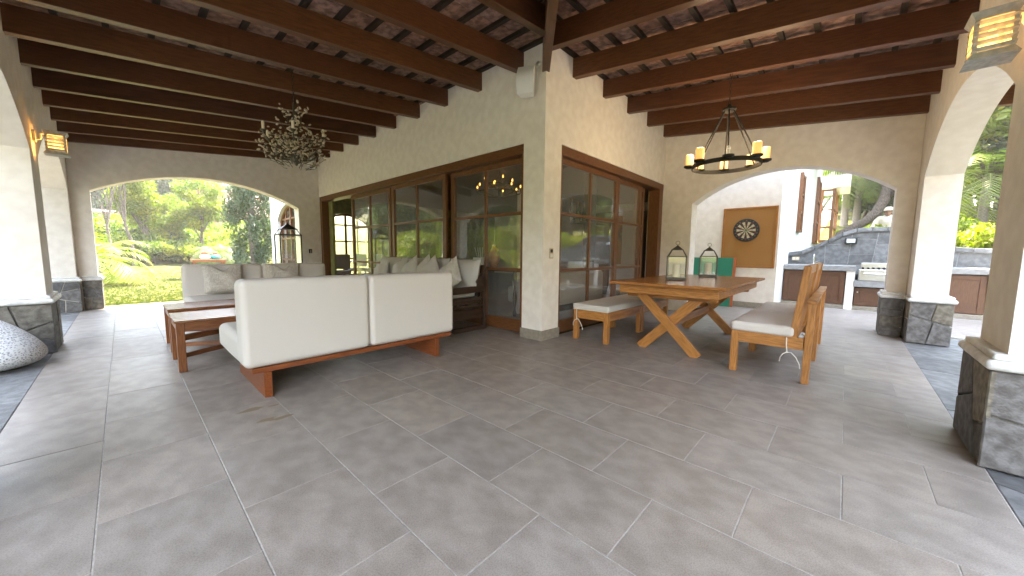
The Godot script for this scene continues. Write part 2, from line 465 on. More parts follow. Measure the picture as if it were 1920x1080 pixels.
func cuts(poly: PackedVector2Array, count: int, seed_: int, skew := 0.45) -> Array:
	var r = RandomNumberGenerator.new(); r.seed = seed_
	var L = [poly]
	var guard = 0
	while L.size() < count and guard < 400:
		guard += 1
		var best = 0; var area = 0.0
		for i in L.size():
			var a = area_of(L[i])
			if a > area: area = a; best = i
		var p: PackedVector2Array = L[best]
		var lo = p[0]; var hi = p[0]; var c = Vector2.ZERO
		for e in p: lo = lo.min(e); hi = hi.max(e); c += e
		c /= p.size()
		var size = hi - lo
		var ang = (PI / 2 if size.x > size.y else 0.0) + r.randf_range(-skew, skew)
		c += Vector2(size.x * r.randf_range(-0.12, 0.12), size.y * r.randf_range(-0.12, 0.12))
		var d = Vector2(cos(ang), sin(ang)); var nrm = Vector2(-d.y, d.x)
		var half = PackedVector2Array([c - d * 40, c + d * 40, c + d * 40 + nrm * 40, c - d * 40 + nrm * 40])
		var A = Geometry2D.intersect_polygons(p, half); var B2 = Geometry2D.clip_polygons(p, half)
		if A.size() == 1 and B2.size() == 1 and area_of(A[0]) > area * 0.2 and area_of(B2[0]) > area * 0.2:
			L[best] = A[0]; L.append(B2[0])
	return L

func area_of(p: PackedVector2Array) -> float:
	var a = 0.0
	for i in p.size():
		var q = p[(i + 1) % p.size()]
		a += p[i].x * q.y - q.x * p[i].y
	return absf(a) * 0.5

func slabs(parent: Node, poly: PackedVector2Array, count: int, seed_: int):
	var r = RandomNumberGenerator.new(); r.seed = seed_
	for p in cuts(poly, count, seed_):
		var o = Geometry2D.offset_polygon(p, -0.007)
		if o.is_empty(): continue
		var b = Mb.new()
		b.prism(o[0], func(u, v, h): return Vector3(u, -0.02 + h, v), 0.012 + r.randf_range(0, 0.005), 0.003)
		put("slab", b, M.slate[r.randi() % 5], parent)

# irregular stones on a flat face: f maps (u, v, height)
func stones(parent: Node, w: float, h: float, count: int, seed_: int, f: Callable, mats: Array, proud := 0.02, gap := 0.005, u0 := 0.0):
	var r = RandomNumberGenerator.new(); r.seed = seed_ * 3 + 1
	for p in cuts(PackedVector2Array([Vector2(u0, 0.0), Vector2(u0 + w, 0.0), Vector2(u0 + w, h), Vector2(u0, h)]), count, seed_):
		var o = Geometry2D.offset_polygon(p, -gap)
		if o.is_empty(): continue
		var b = Mb.new()
		b.prism(o[0], f, proud * r.randf_range(0.7, 1.15), 0.006)
		put("stone", b, mats[r.randi() % mats.size()], parent)

# a wall with segmental arches. g maps (along, height, depth); arches are [from, to, spring, crown]
func arch_wall(b: Mb, g: Callable, u0: float, u1: float, top: float, thick: float, arches: Array, base := 0.0, slope_top = null):
	var T = func(u): return top if slope_top == null else slope_top.call(u)
	var face = func(a, e, y0a, y0e):
		var o: Vector3 = g.call(0.0, 0.0, 0.0) - g.call(0.0, 0.0, 1.0)
		b.quad(g.call(a, y0a, 0.0), g.call(e, y0e, 0.0), g.call(e, T.call(e), 0.0), g.call(a, T.call(a), 0.0), o)
		b.quad(g.call(a, y0a, thick), g.call(e, y0e, thick), g.call(e, T.call(e), thick), g.call(a, T.call(a), thick), -o)
		b.quad(g.call(a, T.call(a), 0.0), g.call(e, T.call(e), 0.0), g.call(e, T.call(e), thick), g.call(a, T.call(a), thick), Vector3.UP)
	var side = func(u, y0, y1, s):
		var o: Vector3 = (g.call(1.0, 0.0, 0.0) - g.call(0.0, 0.0, 0.0)) * s
		b.quad(g.call(u, y0, 0.0), g.call(u, y1, 0.0), g.call(u, y1, thick), g.call(u, y0, thick), o)
	var u = u0
	side.call(u0, base, T.call(u0), -1.0); side.call(u1, base, T.call(u1), 1.0)
	for A in arches:
		if A[0] > u: face.call(u, A[0], base, base)
		var half = (A[1] - A[0]) * 0.5; var rise = A[3] - A[2]
		var R = (half * half + rise * rise) / (2.0 * rise); var cy = A[3] - R; var cu = (A[0] + A[1]) * 0.5
		var N = 28
		var arc = func(q): return cy + sqrt(maxf(0.0, R * R - (q - cu) * (q - cu)))
		for i in N:
			var a = lerpf(A[0], A[1], float(i) / N); var e = lerpf(A[0], A[1], float(i + 1) / N)
			face.call(a, e, arc.call(a), arc.call(e))
			var na = (g.call(cu, cy, 0.0) - g.call(a, arc.call(a), 0.0)).normalized(); var ne = (g.call(cu, cy, 0.0) - g.call(e, arc.call(e), 0.0)).normalized()
			b.quadn(g.call(a, arc.call(a), 0.0), g.call(e, arc.call(e), 0.0), g.call(e, arc.call(e), thick), g.call(a, arc.call(a), thick), na, ne, ne, na)
		if A.size() > 4:    # a window: sill
			b.quad(g.call(A[0], A[4], 0.0), g.call(A[1], A[4], 0.0), g.call(A[1], A[4], thick), g.call(A[0], A[4], thick), Vector3.UP)
			var o: Vector3 = g.call(0.0, 0.0, 0.0) - g.call(0.0, 0.0, 1.0)
			b.quad(g.call(A[0], base, 0.0), g.call(A[1], base, 0.0), g.call(A[1], A[4], 0.0), g.call(A[0], A[4], 0.0), o)
			b.quad(g.call(A[0], base, thick), g.call(A[1], base, thick), g.call(A[1], A[4], thick), g.call(A[0], A[4], thick), -o)
		var y0 = A[4] if A.size() > 4 else base
		side.call(A[0], y0, A[2], 1.0); side.call(A[1], y0, A[2], -1.0)
		u = A[1]
	if u1 > u: face.call(u, u1, base, base)

# the stone foot of a pier with its white double moulding; size includes the stone
func pier_foot(parent: Node, x0: float, x1: float, z0: float, z1: float, seed_: int, faces: String):
	var e = 0.022
	var b = Mb.new()
	b.box(Vector3((x0 + x1) / 2, 0.25, (z0 + z1) / 2), Vector3(x1 - x0 - 2 * e, 0.5, z1 - z0 - 2 * e))
	var foot = put("stone_foot", b, M.mortar, parent)
	var mix = [M.stone[0], M.stone[1], M.stone[2], M.stone[5], M.stone[3], M.stone[4]]
	for ch in faces:
		match ch:
			"x": stones(foot, z1 - z0, 0.5, 5, seed_ + 1, func(u, v, h): return Vector3(x1 - e + h, v, z0 + u), mix)
			"X": stones(foot, z1 - z0, 0.5, 4, seed_ + 2, func(u, v, h): return Vector3(x0 + e - h, v, z0 + u), mix)
			"z": stones(foot, x1 - x0, 0.5, 4, seed_ + 3, func(u, v, h): return Vector3(x0 + u, v, z1 - e + h), mix)
			"Z": stones(foot, x1 - x0, 0.5, 4, seed_ + 4, func(u, v, h): return Vector3(x0 + u, v, z0 + e - h), mix)
	var m = Mb.new()
	m.rbox(Vector3((x0 + x1) / 2, 0.527, (z0 + z1) / 2), Vector3(x1 - x0 + 0.036, 0.05, z1 - z0 + 0.036), 0.022, 3)
	m.rbox(Vector3((x0 + x1) / 2, 0.566, (z0 + z1) / 2), Vector3(x1 - x0 - 0.008, 0.034, z1 - z0 - 0.008), 0.013, 3)
	put("moulding", m, M.trim, parent)

# height of the rafters' underside, d metres out from the facade of the lounge or the dining wing
func eave_a(z: float) -> float: return 3.175 - 0.097 * (z - ZA)
func eave_b(x: float) -> float: return 3.195 - 0.112 * (x - XB)

func build_walls():
	# lounge arcade, along x
	var t = thing("arcade_wall", "plastered arcade with low arches and stone-footed piers between lounge and side lawn", "wall")
	var b = Mb.new()
	arch_wall(b, func(u, y, d): return Vector3(u, y, ZO + d), -9.87, 0.91, eave_a(ZO) + 0.3, 0.30,
		[[-9.36, -6.35, 2.0, 2.47], [-5.83, -2.80, 2.0, 2.47], [-2.27, 0.60, 2.0, 2.47]])
	put("wall", b, M.plaster, t)
	pier_foot(t, -6.39, -5.79, ZO - 0.035, ZO + 0.365, 11, "xXZ")
	pier_foot(t, -9.66, -9.34, ZO - 0.035, ZO + 0.345, 21, "x")
	pier_foot(t, -2.84, -2.23, ZO - 0.035, ZO + 0.345, 31, "xXZ")
	# dining arcade, along z
	t = thing("arcade_wall", "plastered arcade with tall pale pier and louvred lamp beside dining benches", "wall")
	b = Mb.new()
	arch_wall(b, func(u, y, d): return Vector3(XO + d, y, u), -7.33, ZO - 0.003, eave_b(XO) + 0.3, 0.30,
		[[-6.56, -3.40, 2.0, 2.50], [-2.90, 0.40, 2.0, 2.50]])
	put("wall", b, M.plaster, t)
	pier_foot(t, XO - 0.055, XO + 0.345, -3.44, -2.86, 41, "XzZ")
	pier_foot(t, XO - 0.01, XO + 0.355, -6.90, -6.52, 51, "Xz")
	pier_foot(t, XO - 0.04, XO + 0.355, 0.37, ZO + 0.34, 61, "XZ")
	# end wall of the lounge wing
	t = thing("end_wall", "grey plastered end wall with wide arch opening onto the lawn", "wall")
	b = Mb.new()
	arch_wall(b, func(u, y, d): return Vector3(XF - d, y, u), -3.66, ZO - 0.003, 3.62, 0.30, [[-2.90, 0.31, 2.045, 2.475]])
	put("wall", b, M.plaster, t)
	pier_foot(t, XF - 0.32, XF + 0.035, 0.265, ZO - 0.04, 71, "xZ")
	# end wall of the dining wing
	t = thing("end_wall", "pale plastered end wall with wide arch leading to the outdoor kitchen", "wall")
	b = Mb.new()
	arch_wall(b, func(u, y, d): return Vector3(u, y, ZF - d), -2.92, XO - 0.003, 3.62, 0.30, [[-2.11, 0.42, 1.96, 2.41]])
	put("wall", b, M.plaster, t)
	pier_foot(t, 0.375, XO - 0.015, ZF - 0.33, ZF + 0.05 + 0.10, 81, "zX")
	# the house
	var h = thing("house", "cream plastered house with corner pillar between two walls of sliding doors", "house")
	b = Mb.new()
	b.box(Vector3((XF - 2.94) / 2, 2.93, ZA - 0.15), Vector3(-2.94 - XF, 1.14, 0.30))
	b.box(Vector3(XB - 0.15, 2.93, (-3.69 + ZF) / 2), Vector3(0.30, 1.14, -3.69 - ZF))
	b.box(Vector3((XB - 2.94) / 2, 1.75, (ZA - 3.69) / 2), Vector3(2.94 + XB, 3.50, ZA + 3.69))
	put("facade_wall", b, M.plaster, h)
	b = Mb.new()
	b.rbox(Vector3((XB - 2.94) / 2, 0.06, (ZA - 3.69) / 2), Vector3(2.94 + XB + 0.03, 0.12, ZA + 3.69 + 0.03), 0.004, 1)
	put("skirting", b, M.skirt, h)
	# rooms behind the doors
	b = Mb.new()
	b.box(Vector3(-8.44, -0.05, -8.6), Vector3(11.0, 0.09, 10.26))
	put("room_floor", b, M.tile[0], h)
	b = Mb.new()
	b.box(Vector3(-8.44, 3.06, -8.6), Vector3(11.0, 0.12, 9.88))
	put("room_ceiling", b, M.beam[1], h)
	b = Mb.new()
	b.box(Vector3(-8.5, 1.5, -13.6), Vector3(11.2, 3.2, 0.2))
	b.box(Vector3(-2.77, 1.5, -10.45), Vector3(0.29, 3.0, 6.24))
	b.box(Vector3(-7.6, 1.5, -11.0), Vector3(0.15, 3.0, 5.0))
	put("room_wall", b, M.plaster, h)
	b = Mb.new()
	arch_wall(b, func(u, y, d): return Vector3(-13.78 - d, y, u), -13.7, -3.66, 3.4, 0.22, [[-6.7, -4.85, 2.05, 2.45]])
	put("gable_wall", b, M.olive_wall, h)
	b = Mb.new()
	arch_wall(b, func(u, y, d): return Vector3(u, y, -3.40 - d), -14.0, XF - 0.303, 3.4, 0.25, [[-13.3, -11.3, 1.95, 2.42]])
	put("garden_wall", b, M.white_wall, h)
	# arched garden doors of the far room, in both walls
	for q in [[-13.3, -11.3, 1.95, 2.42, true], [-6.7, -4.85, 2.05, 2.45, false]]:
		arched_door(h, q)
	# back wall of the barbecue corner and the tall white wall that runs on past it
	b = Mb.new()
	b.box(Vector3(-1.83, 3.75, -8.70), Vector3(1.70, 7.5, 0.30))  # unseen upper part raised to keep sun off the kitchen floor
	put("rear_wall", b, M.plaster, h)
	b = Mb.new()
	b.box(Vector3(-1.9, 0.055, -8.544), Vector3(1.5, 0.11, 0.012))
	put("skirting", b, M.skirt, h)
	upper_house(h)
	# roof over the rooms; the overhang past the gable is added to block sun
	b = Mb.new()
	var R = [Vector3(-15.6, 3.42, -2.9), Vector3(-2.7, 3.5, -3.45), Vector3(-2.7, 4.6, -8.9), Vector3(-15.6, 4.6, -8.9), Vector3(-15.6, 3.42, -14.4), Vector3(-2.7, 3.42, -14.4)]
	b.quad(R[0], R[1], R[2], R[3], Vector3.UP); b.quad(R[3], R[2], R[5], R[4], Vector3.UP)
	var dn = Vector3(0, -0.12, 0)
	b.quad(R[0] + dn, R[1] + dn, R[2] + dn, R[3] + dn, Vector3.DOWN); b.quad(R[3] + dn, R[2] + dn, R[5] + dn, R[4] + dn, Vector3.DOWN)
	b.quad(R[0], R[1], R[1] + dn, R[0] + dn, Vector3.BACK)
	b.quad(R[0], R[3], R[3] + dn, R[0] + dn, Vector3.LEFT); b.quad(R[3], R[4], R[4] + dn, R[3] + dn, Vector3.LEFT)
	b.quad(R[1], R[2], R[2] + dn, R[1] + dn, Vector3.RIGHT); b.quad(R[2], R[5], R[5] + dn, R[2] + dn, Vector3.RIGHT)
	put("roof", b, M.clay[0], h)

func arched_door(h: Node3D, q: Array):
	var g = (func(u, y, d): return Vector3(u, y, -3.52 - d)) if q[4] else (func(u, y, d): return Vector3(-13.9 - d, y, u))
	var half = (q[1] - q[0]) * 0.5; var rise = q[3] - q[2]; var cu = (q[0] + q[1]) * 0.5
	var R = (half * half + rise * rise) / (2.0 * rise); var cy = q[3] - R
	var arc = func(u): return cy + sqrt(maxf(0.0, R * R - (u - cu) * (u - cu)))
	var b = Mb.new()
	var pts = []
	for i in 25: 
		var u = lerpf(q[0] + 0.03, q[1] - 0.03, i / 24.0); pts.append(g.call(u, arc.call(u) - 0.045, 0.0))
	b.tube(pts, 0.045, 6)
	var fr = put("arch_frame", b, M.door, h)
	var n = 4
	for i in n + 1:
		var u = lerpf(q[0] + 0.04, q[1] - 0.04, float(i) / n)
		bar("stile", g.call(u, 0.0, 0.0), g.call(u, arc.call(u) - 0.03, 0.0), 0.07 if i % 2 == 0 else 0.045, 0.05, M.door, fr)
	for y in [0.10, 0.78, 1.42, 2.02]:
		bar("rail", g.call(q[0] + 0.04, y, 0.004), g.call(q[1] - 0.04, y, 0.004), 0.045, 0.05 if y > 0.2 else 0.2, M.door, fr)
	b = Mb.new()
	for i in 12:
		var u = lerpf(q[0] + 0.03, q[1] - 0.03, i / 12.0); var w = lerpf(q[0] + 0.03, q[1] - 0.03, (i + 1) / 12.0)
		b.quad(g.call(u, 0.1, 0.02), g.call(w, 0.1, 0.02), g.call(w, arc.call(w) - 0.04, 0.02), g.call(u, arc.call(u) - 0.04, 0.02), g.call(0, 0, 0) - g.call(0, 0, 1))
	put("pane", b, M.glass, fr)

func tall_window(h: Node, p0: Vector3, p1: Vector3, y0: float, y1: float, out: Vector3, rows := 3):
	# a narrow timber casement standing in a shallow reveal
	var b = Mb.new()
	var mid = (p0 + p1) * 0.5
	var d = (p1 - p0).normalized()
	var w = p0.distance_to(p1)
	b.box(Vector3(mid.x, (y0 + y1) / 2, mid.z) - out * 0.01, Vector3(w, y1 - y0, 0.02), Basis(d, Vector3.UP, d.cross(Vector3.UP)))
	var f = put("window", b, M.black, h)
	for e in [p0, p1]:
		bar("stile", Vector3(e.x, y0, e.z) + out * 0.03, Vector3(e.x, y1, e.z) + out * 0.03, 0.07, 0.08, M.door, f, 0.004, out)
	for i in rows + 1:
		var y = lerpf(y0 + 0.03, y1 - 0.03, float(i) / rows)
		bar("rail", Vector3(p0.x, y, p0.z) + out * 0.025, Vector3(p1.x, y, p1.z) + out * 0.025, 0.05, 0.06, M.door, f)
	b = Mb.new()
	b.box(Vector3(mid.x, (y0 + y1) / 2, mid.z) + out * 0.015, Vector3(w, y1 - y0, 0.005), Basis(d, Vector3.UP, d.cross(Vector3.UP)))
	put("pane", b, M.glass, f)

func upper_house(h: Node3D):
	# white wall along z with tall windows, then a bay with a balcony over it
	var b = Mb.new()
	b.box(Vector3(-1.14, 3.75, -10.575), Vector3(0.30, 7.6, 3.449))  # carried up out of view to shade the kitchen floor
	put("side_wall", b, M.white_wall, h)
	tall_window(h, Vector3(-0.985, 0, -11.55), Vector3(-0.985, 0, -12.2), 1.66, 3.10, Vector3.RIGHT)
	b = Mb.new()
	var pl = PackedVector2Array([Vector2(-1.29, -12.31), Vector2(-0.985, -12.31), Vector2(-0.87, -14.6), Vector2(-0.87, -17.4), Vector2(-1.6, -17.4)])
	b.prism(pl, func(u, v, y): return Vector3(u, y, v), 7.5)  # extra height here also blocks the sun, out of view
	put("side_wall", b, M.white_wall, h)
	tall_window(h, Vector3(-0.865, 0, -15.2), Vector3(-0.865, 0, -16.4), 1.45, 3.55, Vector3.RIGHT)
	# bay
	b = Mb.new()
	b.box(Vector3(-1.05, 1.1, -18.6), Vector3(1.04, 0.92, 2.0))
	put("bay", b, M.white_wall, h)
	for q in [[Vector3(-0.83, 0, -17.55), Vector3(-0.50, 0, -17.55), Vector3(0, 0, 1)], [Vector3(-0.50, 0, -17.6), Vector3(-0.44, 0, -19.4), Vector3(1, 0, 0)]]:
		var f = bar("bay_frame", Vector3(q[0].x, 1.60, q[0].z), Vector3(q[1].x, 1.60, q[1].z), 0.10, 0.08, M.door, h)
		var inv = f.transform.affine_inverse()
		for e in [0.0, 1.0]:
			var p = q[0].lerp(q[1], e)
			bar("stile", inv * (p + Vector3(0, 1.62, 0)), inv * (p + Vector3(0, 3.46, 0)), 0.09, 0.09, M.door, f)
		for y in [2.10, 2.72, 3.42]:
			bar("rail", inv * Vector3(q[0].x, y, q[0].z), inv * Vector3(q[1].x, y, q[1].z), 0.06, 0.06, M.door, f)
		var pb = Mb.new()
		pb.quad(inv * (q[0] + Vector3(0, 1.62, 0)), inv * (q[1] + Vector3(0, 1.62, 0)), inv * (q[1] + Vector3(0, 3.46, 0)), inv * (q[0] + Vector3(0, 3.46, 0)), inv.basis * q[2])
		put("pane", pb, M.glass, f)
	b = Mb.new()
	b.box(Vector3(-0.48, 3.70, -18.5), Vector3(0.78, 0.42, 2.1))
	put("balcony", b, M.white_wall, h)
	var rail = bar("railing", Vector3(-0.86, 4.85, -17.52), Vector3(-0.12, 4.85, -17.52), 0.04, 0.04, M.iron, h)
	var inv2 = rail.transform.affine_inverse()
	for i in 12:
		var x = lerpf(-0.84, -0.14, i / 11.0)
		bar("baluster", inv2 * Vector3(x, 3.91, -17.52), inv2 * Vector3(x, 4.84, -17.52), 0.018, 0.018, M.iron, rail, 0.0)

func hip_x(z: float) -> float: return XB + (z - ZA) * 0.8385
func hip_z(x: float) -> float: return ZA + (x - XB) / 0.8385

func build_roof():
	var t = thing("veranda_roof", "exposed veranda roof of dark timber rafters, battens and clay tiles", "roof")
	var H = 0.22; var W = 0.085
	var k = 0
	for i in range(-4, 10):
		var x = -2.955 - 0.728 * i - W / 2
		var z0 = ZA - 0.02 if x < XB else hip_z(x) + 0.03
		var z1 = ZO + 0.95
		if z1 - z0 < 0.2: continue
		bar("rafter", Vector3(x, eave_a(z0) + H / 2, z0), Vector3(x, eave_a(z1) + H / 2, z1), W, H, M.beam[[0, 2, 0, 1, 0, 2][posmod(k, 6)]], t, 0.005)
		k += 1
	for i in range(-5, 6):
		var z = -3.14 - 0.744 * i - W / 2
		var x0 = XB - 0.02 if z < ZA else hip_x(z) + 0.03
		var x1 = XO + 0.95
		if x1 - x0 < 0.2: continue
		bar("rafter", Vector3(x0, eave_b(x0) + H / 2, z), Vector3(x1, eave_b(x1) + H / 2, z), W, H, M.beam[[2, 0, 2, 0, 1, 0][posmod(k, 6)]], t, 0.005)
		k += 1
	var he = Vector3(hip_x(ZO + 0.95), 0, ZO + 0.95)
	bar("hip_rafter", Vector3(XB - 0.02, eave_a(ZA) + 0.06, ZA - 0.02), Vector3(he.x, eave_a(he.z) + 0.06, he.z), 0.085, 0.30, M.beam[1], t, 0.005)
	# battens across the rafters
	var S = 0.30
	for j in 17:
		var z = ZA + 0.03 + S * j
		if z > ZO + 1.0: break
		bar("batten", Vector3(-10.3, eave_a(z) + H + 0.02, z), Vector3(hip_x(z), eave_a(z) + H + 0.02, z), 0.045, 0.038, M.batten, t, 0.0)
	for j in 16:
		var x = XB + 0.03 + S * j * 0.93
		if x > XO + 1.0: break
		bar("batten", Vector3(x, eave_b(x) + H + 0.02, -7.6), Vector3(x, eave_b(x) + H + 0.02, hip_z(x)), 0.045, 0.038, M.batten, t, 0.0)
	# clay tiles lying on the battens, the nearest ones each their own
	var L = []
	var r = RandomNumberGenerator.new(); r.seed = 77
	var qa = Basis(Vector3(1, 0, 0), atan(0.097)); var qb = Basis(Vector3(0, 0, 1), -atan(0.112))
	for j in 16:
		var z = ZA + 0.03 + S * (j + 0.5) - 0.15
		var off = r.randf_range(-0.02, 0.02)
		for i in 62:
			var x = -10.2 + 0.243 * i + off
			var zz = z + 0.15
			if x > hip_x(zz) + 0.02 or zz > ZO + 1.1: continue
			L.append([Vector3(x, eave_a(zz) + H + 0.052 + r.randf_range(0, 0.006), zz), qa * Basis(Vector3.UP, r.randf_range(-0.025, 0.025)), true])
	for j in 15:
		var x = XB + 0.03 + S * 0.93 * (j + 0.5)
		var off = r.randf_range(-0.02, 0.02)
		for i in 40:
			var z = -7.4 + 0.243 * i + off
			if z > hip_z(x) + 0.02 or x > XO + 1.1: continue
			L.append([Vector3(x, eave_b(x) + H + 0.052 + r.randf_range(0, 0.006), z), qb * Basis(Vector3.UP, PI / 2 + r.randf_range(-0.025, 0.025)), false])
	var fwd = -cam.transform.basis.z
	L.sort_custom(func(a, b): return score(a[0], fwd) < score(b[0], fwd))
	var tm = bar_mesh(0.234, 0.018, 0.292, 0.0)
	var rest = Mb.new()
	for i in L.size():
		if i < 300: place("roof_tile", tm, M.clay[r.randi() % 4], t, L[i][0], L[i][1])
		else: rest.box(L[i][0], Vector3(0.234, 0.018, 0.292), L[i][1])
	var o = put("roof_tile", rest, M.clay[2], t); o.set_meta("kind", "stuff")
	# plain unseen covering added above the tiles so no light leaks through
	var b = Mb.new()
	var c = Vector3(0, H + 0.085, 0); var th = Vector3(0, 0.05, 0)
	var pa = [Vector3(-10.7, eave_a(ZA - 0.3), ZA - 0.3), Vector3(hip_x(ZA - 0.3), eave_a(ZA - 0.3), ZA - 0.3), Vector3(hip_x(ZO + 1.1), eave_a(ZO + 1.1), ZO + 1.1), Vector3(-10.7, eave_a(ZO + 1.1), ZO + 1.1)]
	var pb = [Vector3(XB - 0.3, eave_b(XB - 0.3), -7.9), Vector3(XO + 1.1, eave_b(XO + 1.1), -7.9), Vector3(XO + 1.1, eave_b(XO + 1.1), hip_z(XO + 1.1)), Vector3(XB - 0.3, eave_b(XB - 0.3), hip_z(XB - 0.3))]
	for P in [pa, pb]:
		b.quad(P[0] + c, P[1] + c, P[2] + c, P[3] + c, Vector3.DOWN)
		b.quad(P[0] + c + th, P[1] + c + th, P[2] + c + th, P[3] + c + th, Vector3.UP)
		for i in 4:
			var e = P[i]; var f = P[(i + 1) % 4]
			b.quad(e + c, f + c, f + c + th, e + c + th, (e + f) * 0.5 - (P[0] + P[2]) * 0.5)
	put("roof_cover", b, M.clay[2], t)

func score(p: Vector3, fwd: Vector3) -> float:
	var d = p - cam.position
	return d.length() if d.normalized().dot(fwd) > 0.42 else 100.0 + d.length()

# ---------------------------------------------------------------- glazed sliding doors
func sliding_door(label: String, a: Vector3, b: Vector3, cols: int, solid := false) -> Node3D:
	var t = thing("sliding_door", label, "door", a, 0.0, "glazed sliding doors of the house")
	var d = b - a; var L = d.length(); var u = d / L
	var P = func(s, y): return u * s + Vector3(0, y, 0)
	var top = 2.245; var up = u.cross(Vector3.UP)
	for s in [0.04, L - 0.04]: bar("stile", P.call(s, 0.012), P.call(s, top), 0.08, 0.048, M.door, t, 0.003, up)
	bar("top_rail", P.call(0.08, top - 0.035), P.call(L - 0.08, top - 0.035), 0.044, 0.07, M.door, t, 0.003)
	bar("bottom_rail", P.call(0.08, 0.092), P.call(L - 0.08, 0.092), 0.044, 0.16, M.door, t, 0.003)
	var ys = [0.172, 0.83, 1.56, top - 0.07]
	for y in [0.83, 1.56]: bar("glazing_bar", P.call(0.08, y), P.call(L - 0.08, y), 0.040, 0.040, M.door, t, 0.003)
	for i in range(1, cols):
		var s = lerpf(0.08, L - 0.08, float(i) / cols)
		bar("glazing_bar", P.call(s, 0.172), P.call(s, top - 0.07), 0.040, 0.036, M.door, t, 0.003, up)
	for i in cols:
		for k in 3:
			var s0 = lerpf(0.08, L - 0.08, float(i) / cols); var s1 = lerpf(0.08, L - 0.08, float(i + 1) / cols)
			var m = Mb.new()
			m.box(Vector3.ZERO, Vector3(s1 - s0, ys[k + 1] - ys[k], 0.005))
			place("panel" if solid else "pane", m.mesh(), M.old_wood if solid else M.glass, t, P.call((s0 + s1) / 2, (ys[k] + ys[k + 1]) / 2), Basis(u, Vector3.UP, u.cross(Vector3.UP)))
	var h = Mb.new(); h.rbox(Vector3.ZERO, Vector3(0.02, 0.16, 0.02), 0.006, 1)
	put("handle", h, M.bronze, t, P.call(L - 0.04, 1.02) + up * -0.03)
	return t

func build_doors():
	var t = thing("door_frame", "brown timber frame along the top and ends of the lounge doors", "door frame")
	bar("header", Vector3(XF + 0.01, 2.302, -3.47), Vector3(-2.945, 2.302, -3.47), 0.20, 0.112, M.door, t)
	bar("jamb", Vector3(XF + 0.07, 0.0, -3.47), Vector3(XF + 0.07, 2.244, -3.47), 0.20, 0.13, M.door, t, 0.004, Vector3.RIGHT)
	bar("jamb", Vector3(-2.965, 0.0, -3.47), Vector3(-2.965, 2.244, -3.47), 0.20, 0.04, M.door, t, 0.004, Vector3.RIGHT)
	bar("jamb", Vector3(XF + 0.30, 0.0, -3.53), Vector3(XF + 0.30, 2.244, -3.53), 0.05, 0.22, M.olive_wall, t, 0.004, Vector3.RIGHT)
	t = thing("door_frame", "dark timber frame along the top and end of the dining doors", "door frame")
	bar("header", Vector3(-2.73, 2.302, -3.695), Vector3(-2.73, 2.302, ZF + 0.005), 0.20, 0.112, M.door, t)
	bar("jamb", Vector3(-2.73, 0.0, ZF + 0.10), Vector3(-2.73, 2.244, ZF + 0.10), 0.20, 0.17, M.door, t, 0.004, Vector3.BACK)
	bar("jamb", Vector3(-2.73, 0.0, -3.715), Vector3(-2.73, 2.244, -3.715), 0.20, 0.04, M.door, t, 0.004, Vector3.BACK)
	sliding_door("sliding glass door drawn aside beside the open gap to the dark room", Vector3(-8.07, 0, -3.515), Vector3(-6.38, 0, -3.515), 2)
	sliding_door("sliding glass door between two others behind the old pew", Vector3(-6.22, 0, -3.455), Vector3(-4.58, 0, -3.455), 2)
	sliding_door("sliding glass door next to the corner pillar at the pew's arm", Vector3(-4.53, 0, -3.515), Vector3(-2.99, 0, -3.515), 2)
	sliding_door("sliding glass door next to the pillar's light switch", Vector3(-2.73, 0, -3.74), Vector3(-2.73, 0, -5.37), 2)
	sliding_door("sliding glass door behind the far end of the cushioned bench", Vector3(-2.77, 0, -5.40), Vector3(-2.77, 0, -6.34), 1)
	sliding_door("dark wooden panelled door at the open dining doorway", Vector3(-2.82, 0, -6.25), Vector3(-2.82, 0, -6.58), 1, true)

# ---------------------------------------------------------------- furniture
func pillow_mesh(w: float, h: float, th: float, pinch := 0.0, chop := 0.0) -> Mesh:
	# a stuffed square cushion: thick in the middle, seamed edges drawn in between pointed corners
	var b = Mb.new(); var N = 18
	var P = func(i, j, s):
		var u = 2.0 * i / N - 1.0; var v = 2.0 * j / N - 1.0
		var k = pow(maxf(0.0, (1 - u * u) * (1 - v * v)), 0.42)
		var inx = 1.0 - pinch * (1 - v * v) * u * u; var iny = 1.0 - pinch * (1 - u * u) * v * v
		var y = v * iny * h / 2
		var dent = chop * exp(-u * u * 9.0) * maxf(0.0, v)
		return Vector3(u * inx * w / 2, y - dent * h, s * k * th / 2 * (1.0 - 0.25 * dent) + 0.012 * sin(u * 5.0 + v * 3.0) * k)
	for s in [1.0, -1.0]:
		for i in N:
			for j in N:
				var Q = []; var NN = []
				for e in [[i, j], [i + 1, j], [i + 1, j + 1], [i, j + 1]]:
					Q.append(P.call(e[0], e[1], s))
					var du = P.call(mini(e[0] + 1, N), e[1], s) - P.call(maxi(e[0] - 1, 0), e[1], s)
					var dv = P.call(e[0], mini(e[1] + 1, N), s) - P.call(e[0], maxi(e[1] - 1, 0), s)
					var nn = du.cross(dv).normalized() * s
					if nn.length() < 0.5: nn = Vector3(0, 0, s)
					NN.append(nn)
				b.quadn(Q[0], Q[1], Q[2], Q[3], NN[0], NN[1], NN[2], NN[3])
	return b.mesh()

func soft_block(w: float, h: float, d: float, r: float, puff := 0.01) -> Mesh:
	var b = Mb.new(); b.rbox(Vector3.ZERO, Vector3(w, h, d), r, 4, Basis(), 6)
	for i in b.v.size():
		var p = b.v[i]
		var k = Vector3(1 - pow(absf(p.x) * 2 / w, 2), 1 - pow(absf(p.y) * 2 / h, 2), 1 - pow(absf(p.z) * 2 / d, 2))
		b.v[i] = p + b.n[i] * puff * (maxf(0, k.x * k.y) + maxf(0, k.y * k.z) + maxf(0, k.x * k.z)) * 0.6
	return b.mesh()

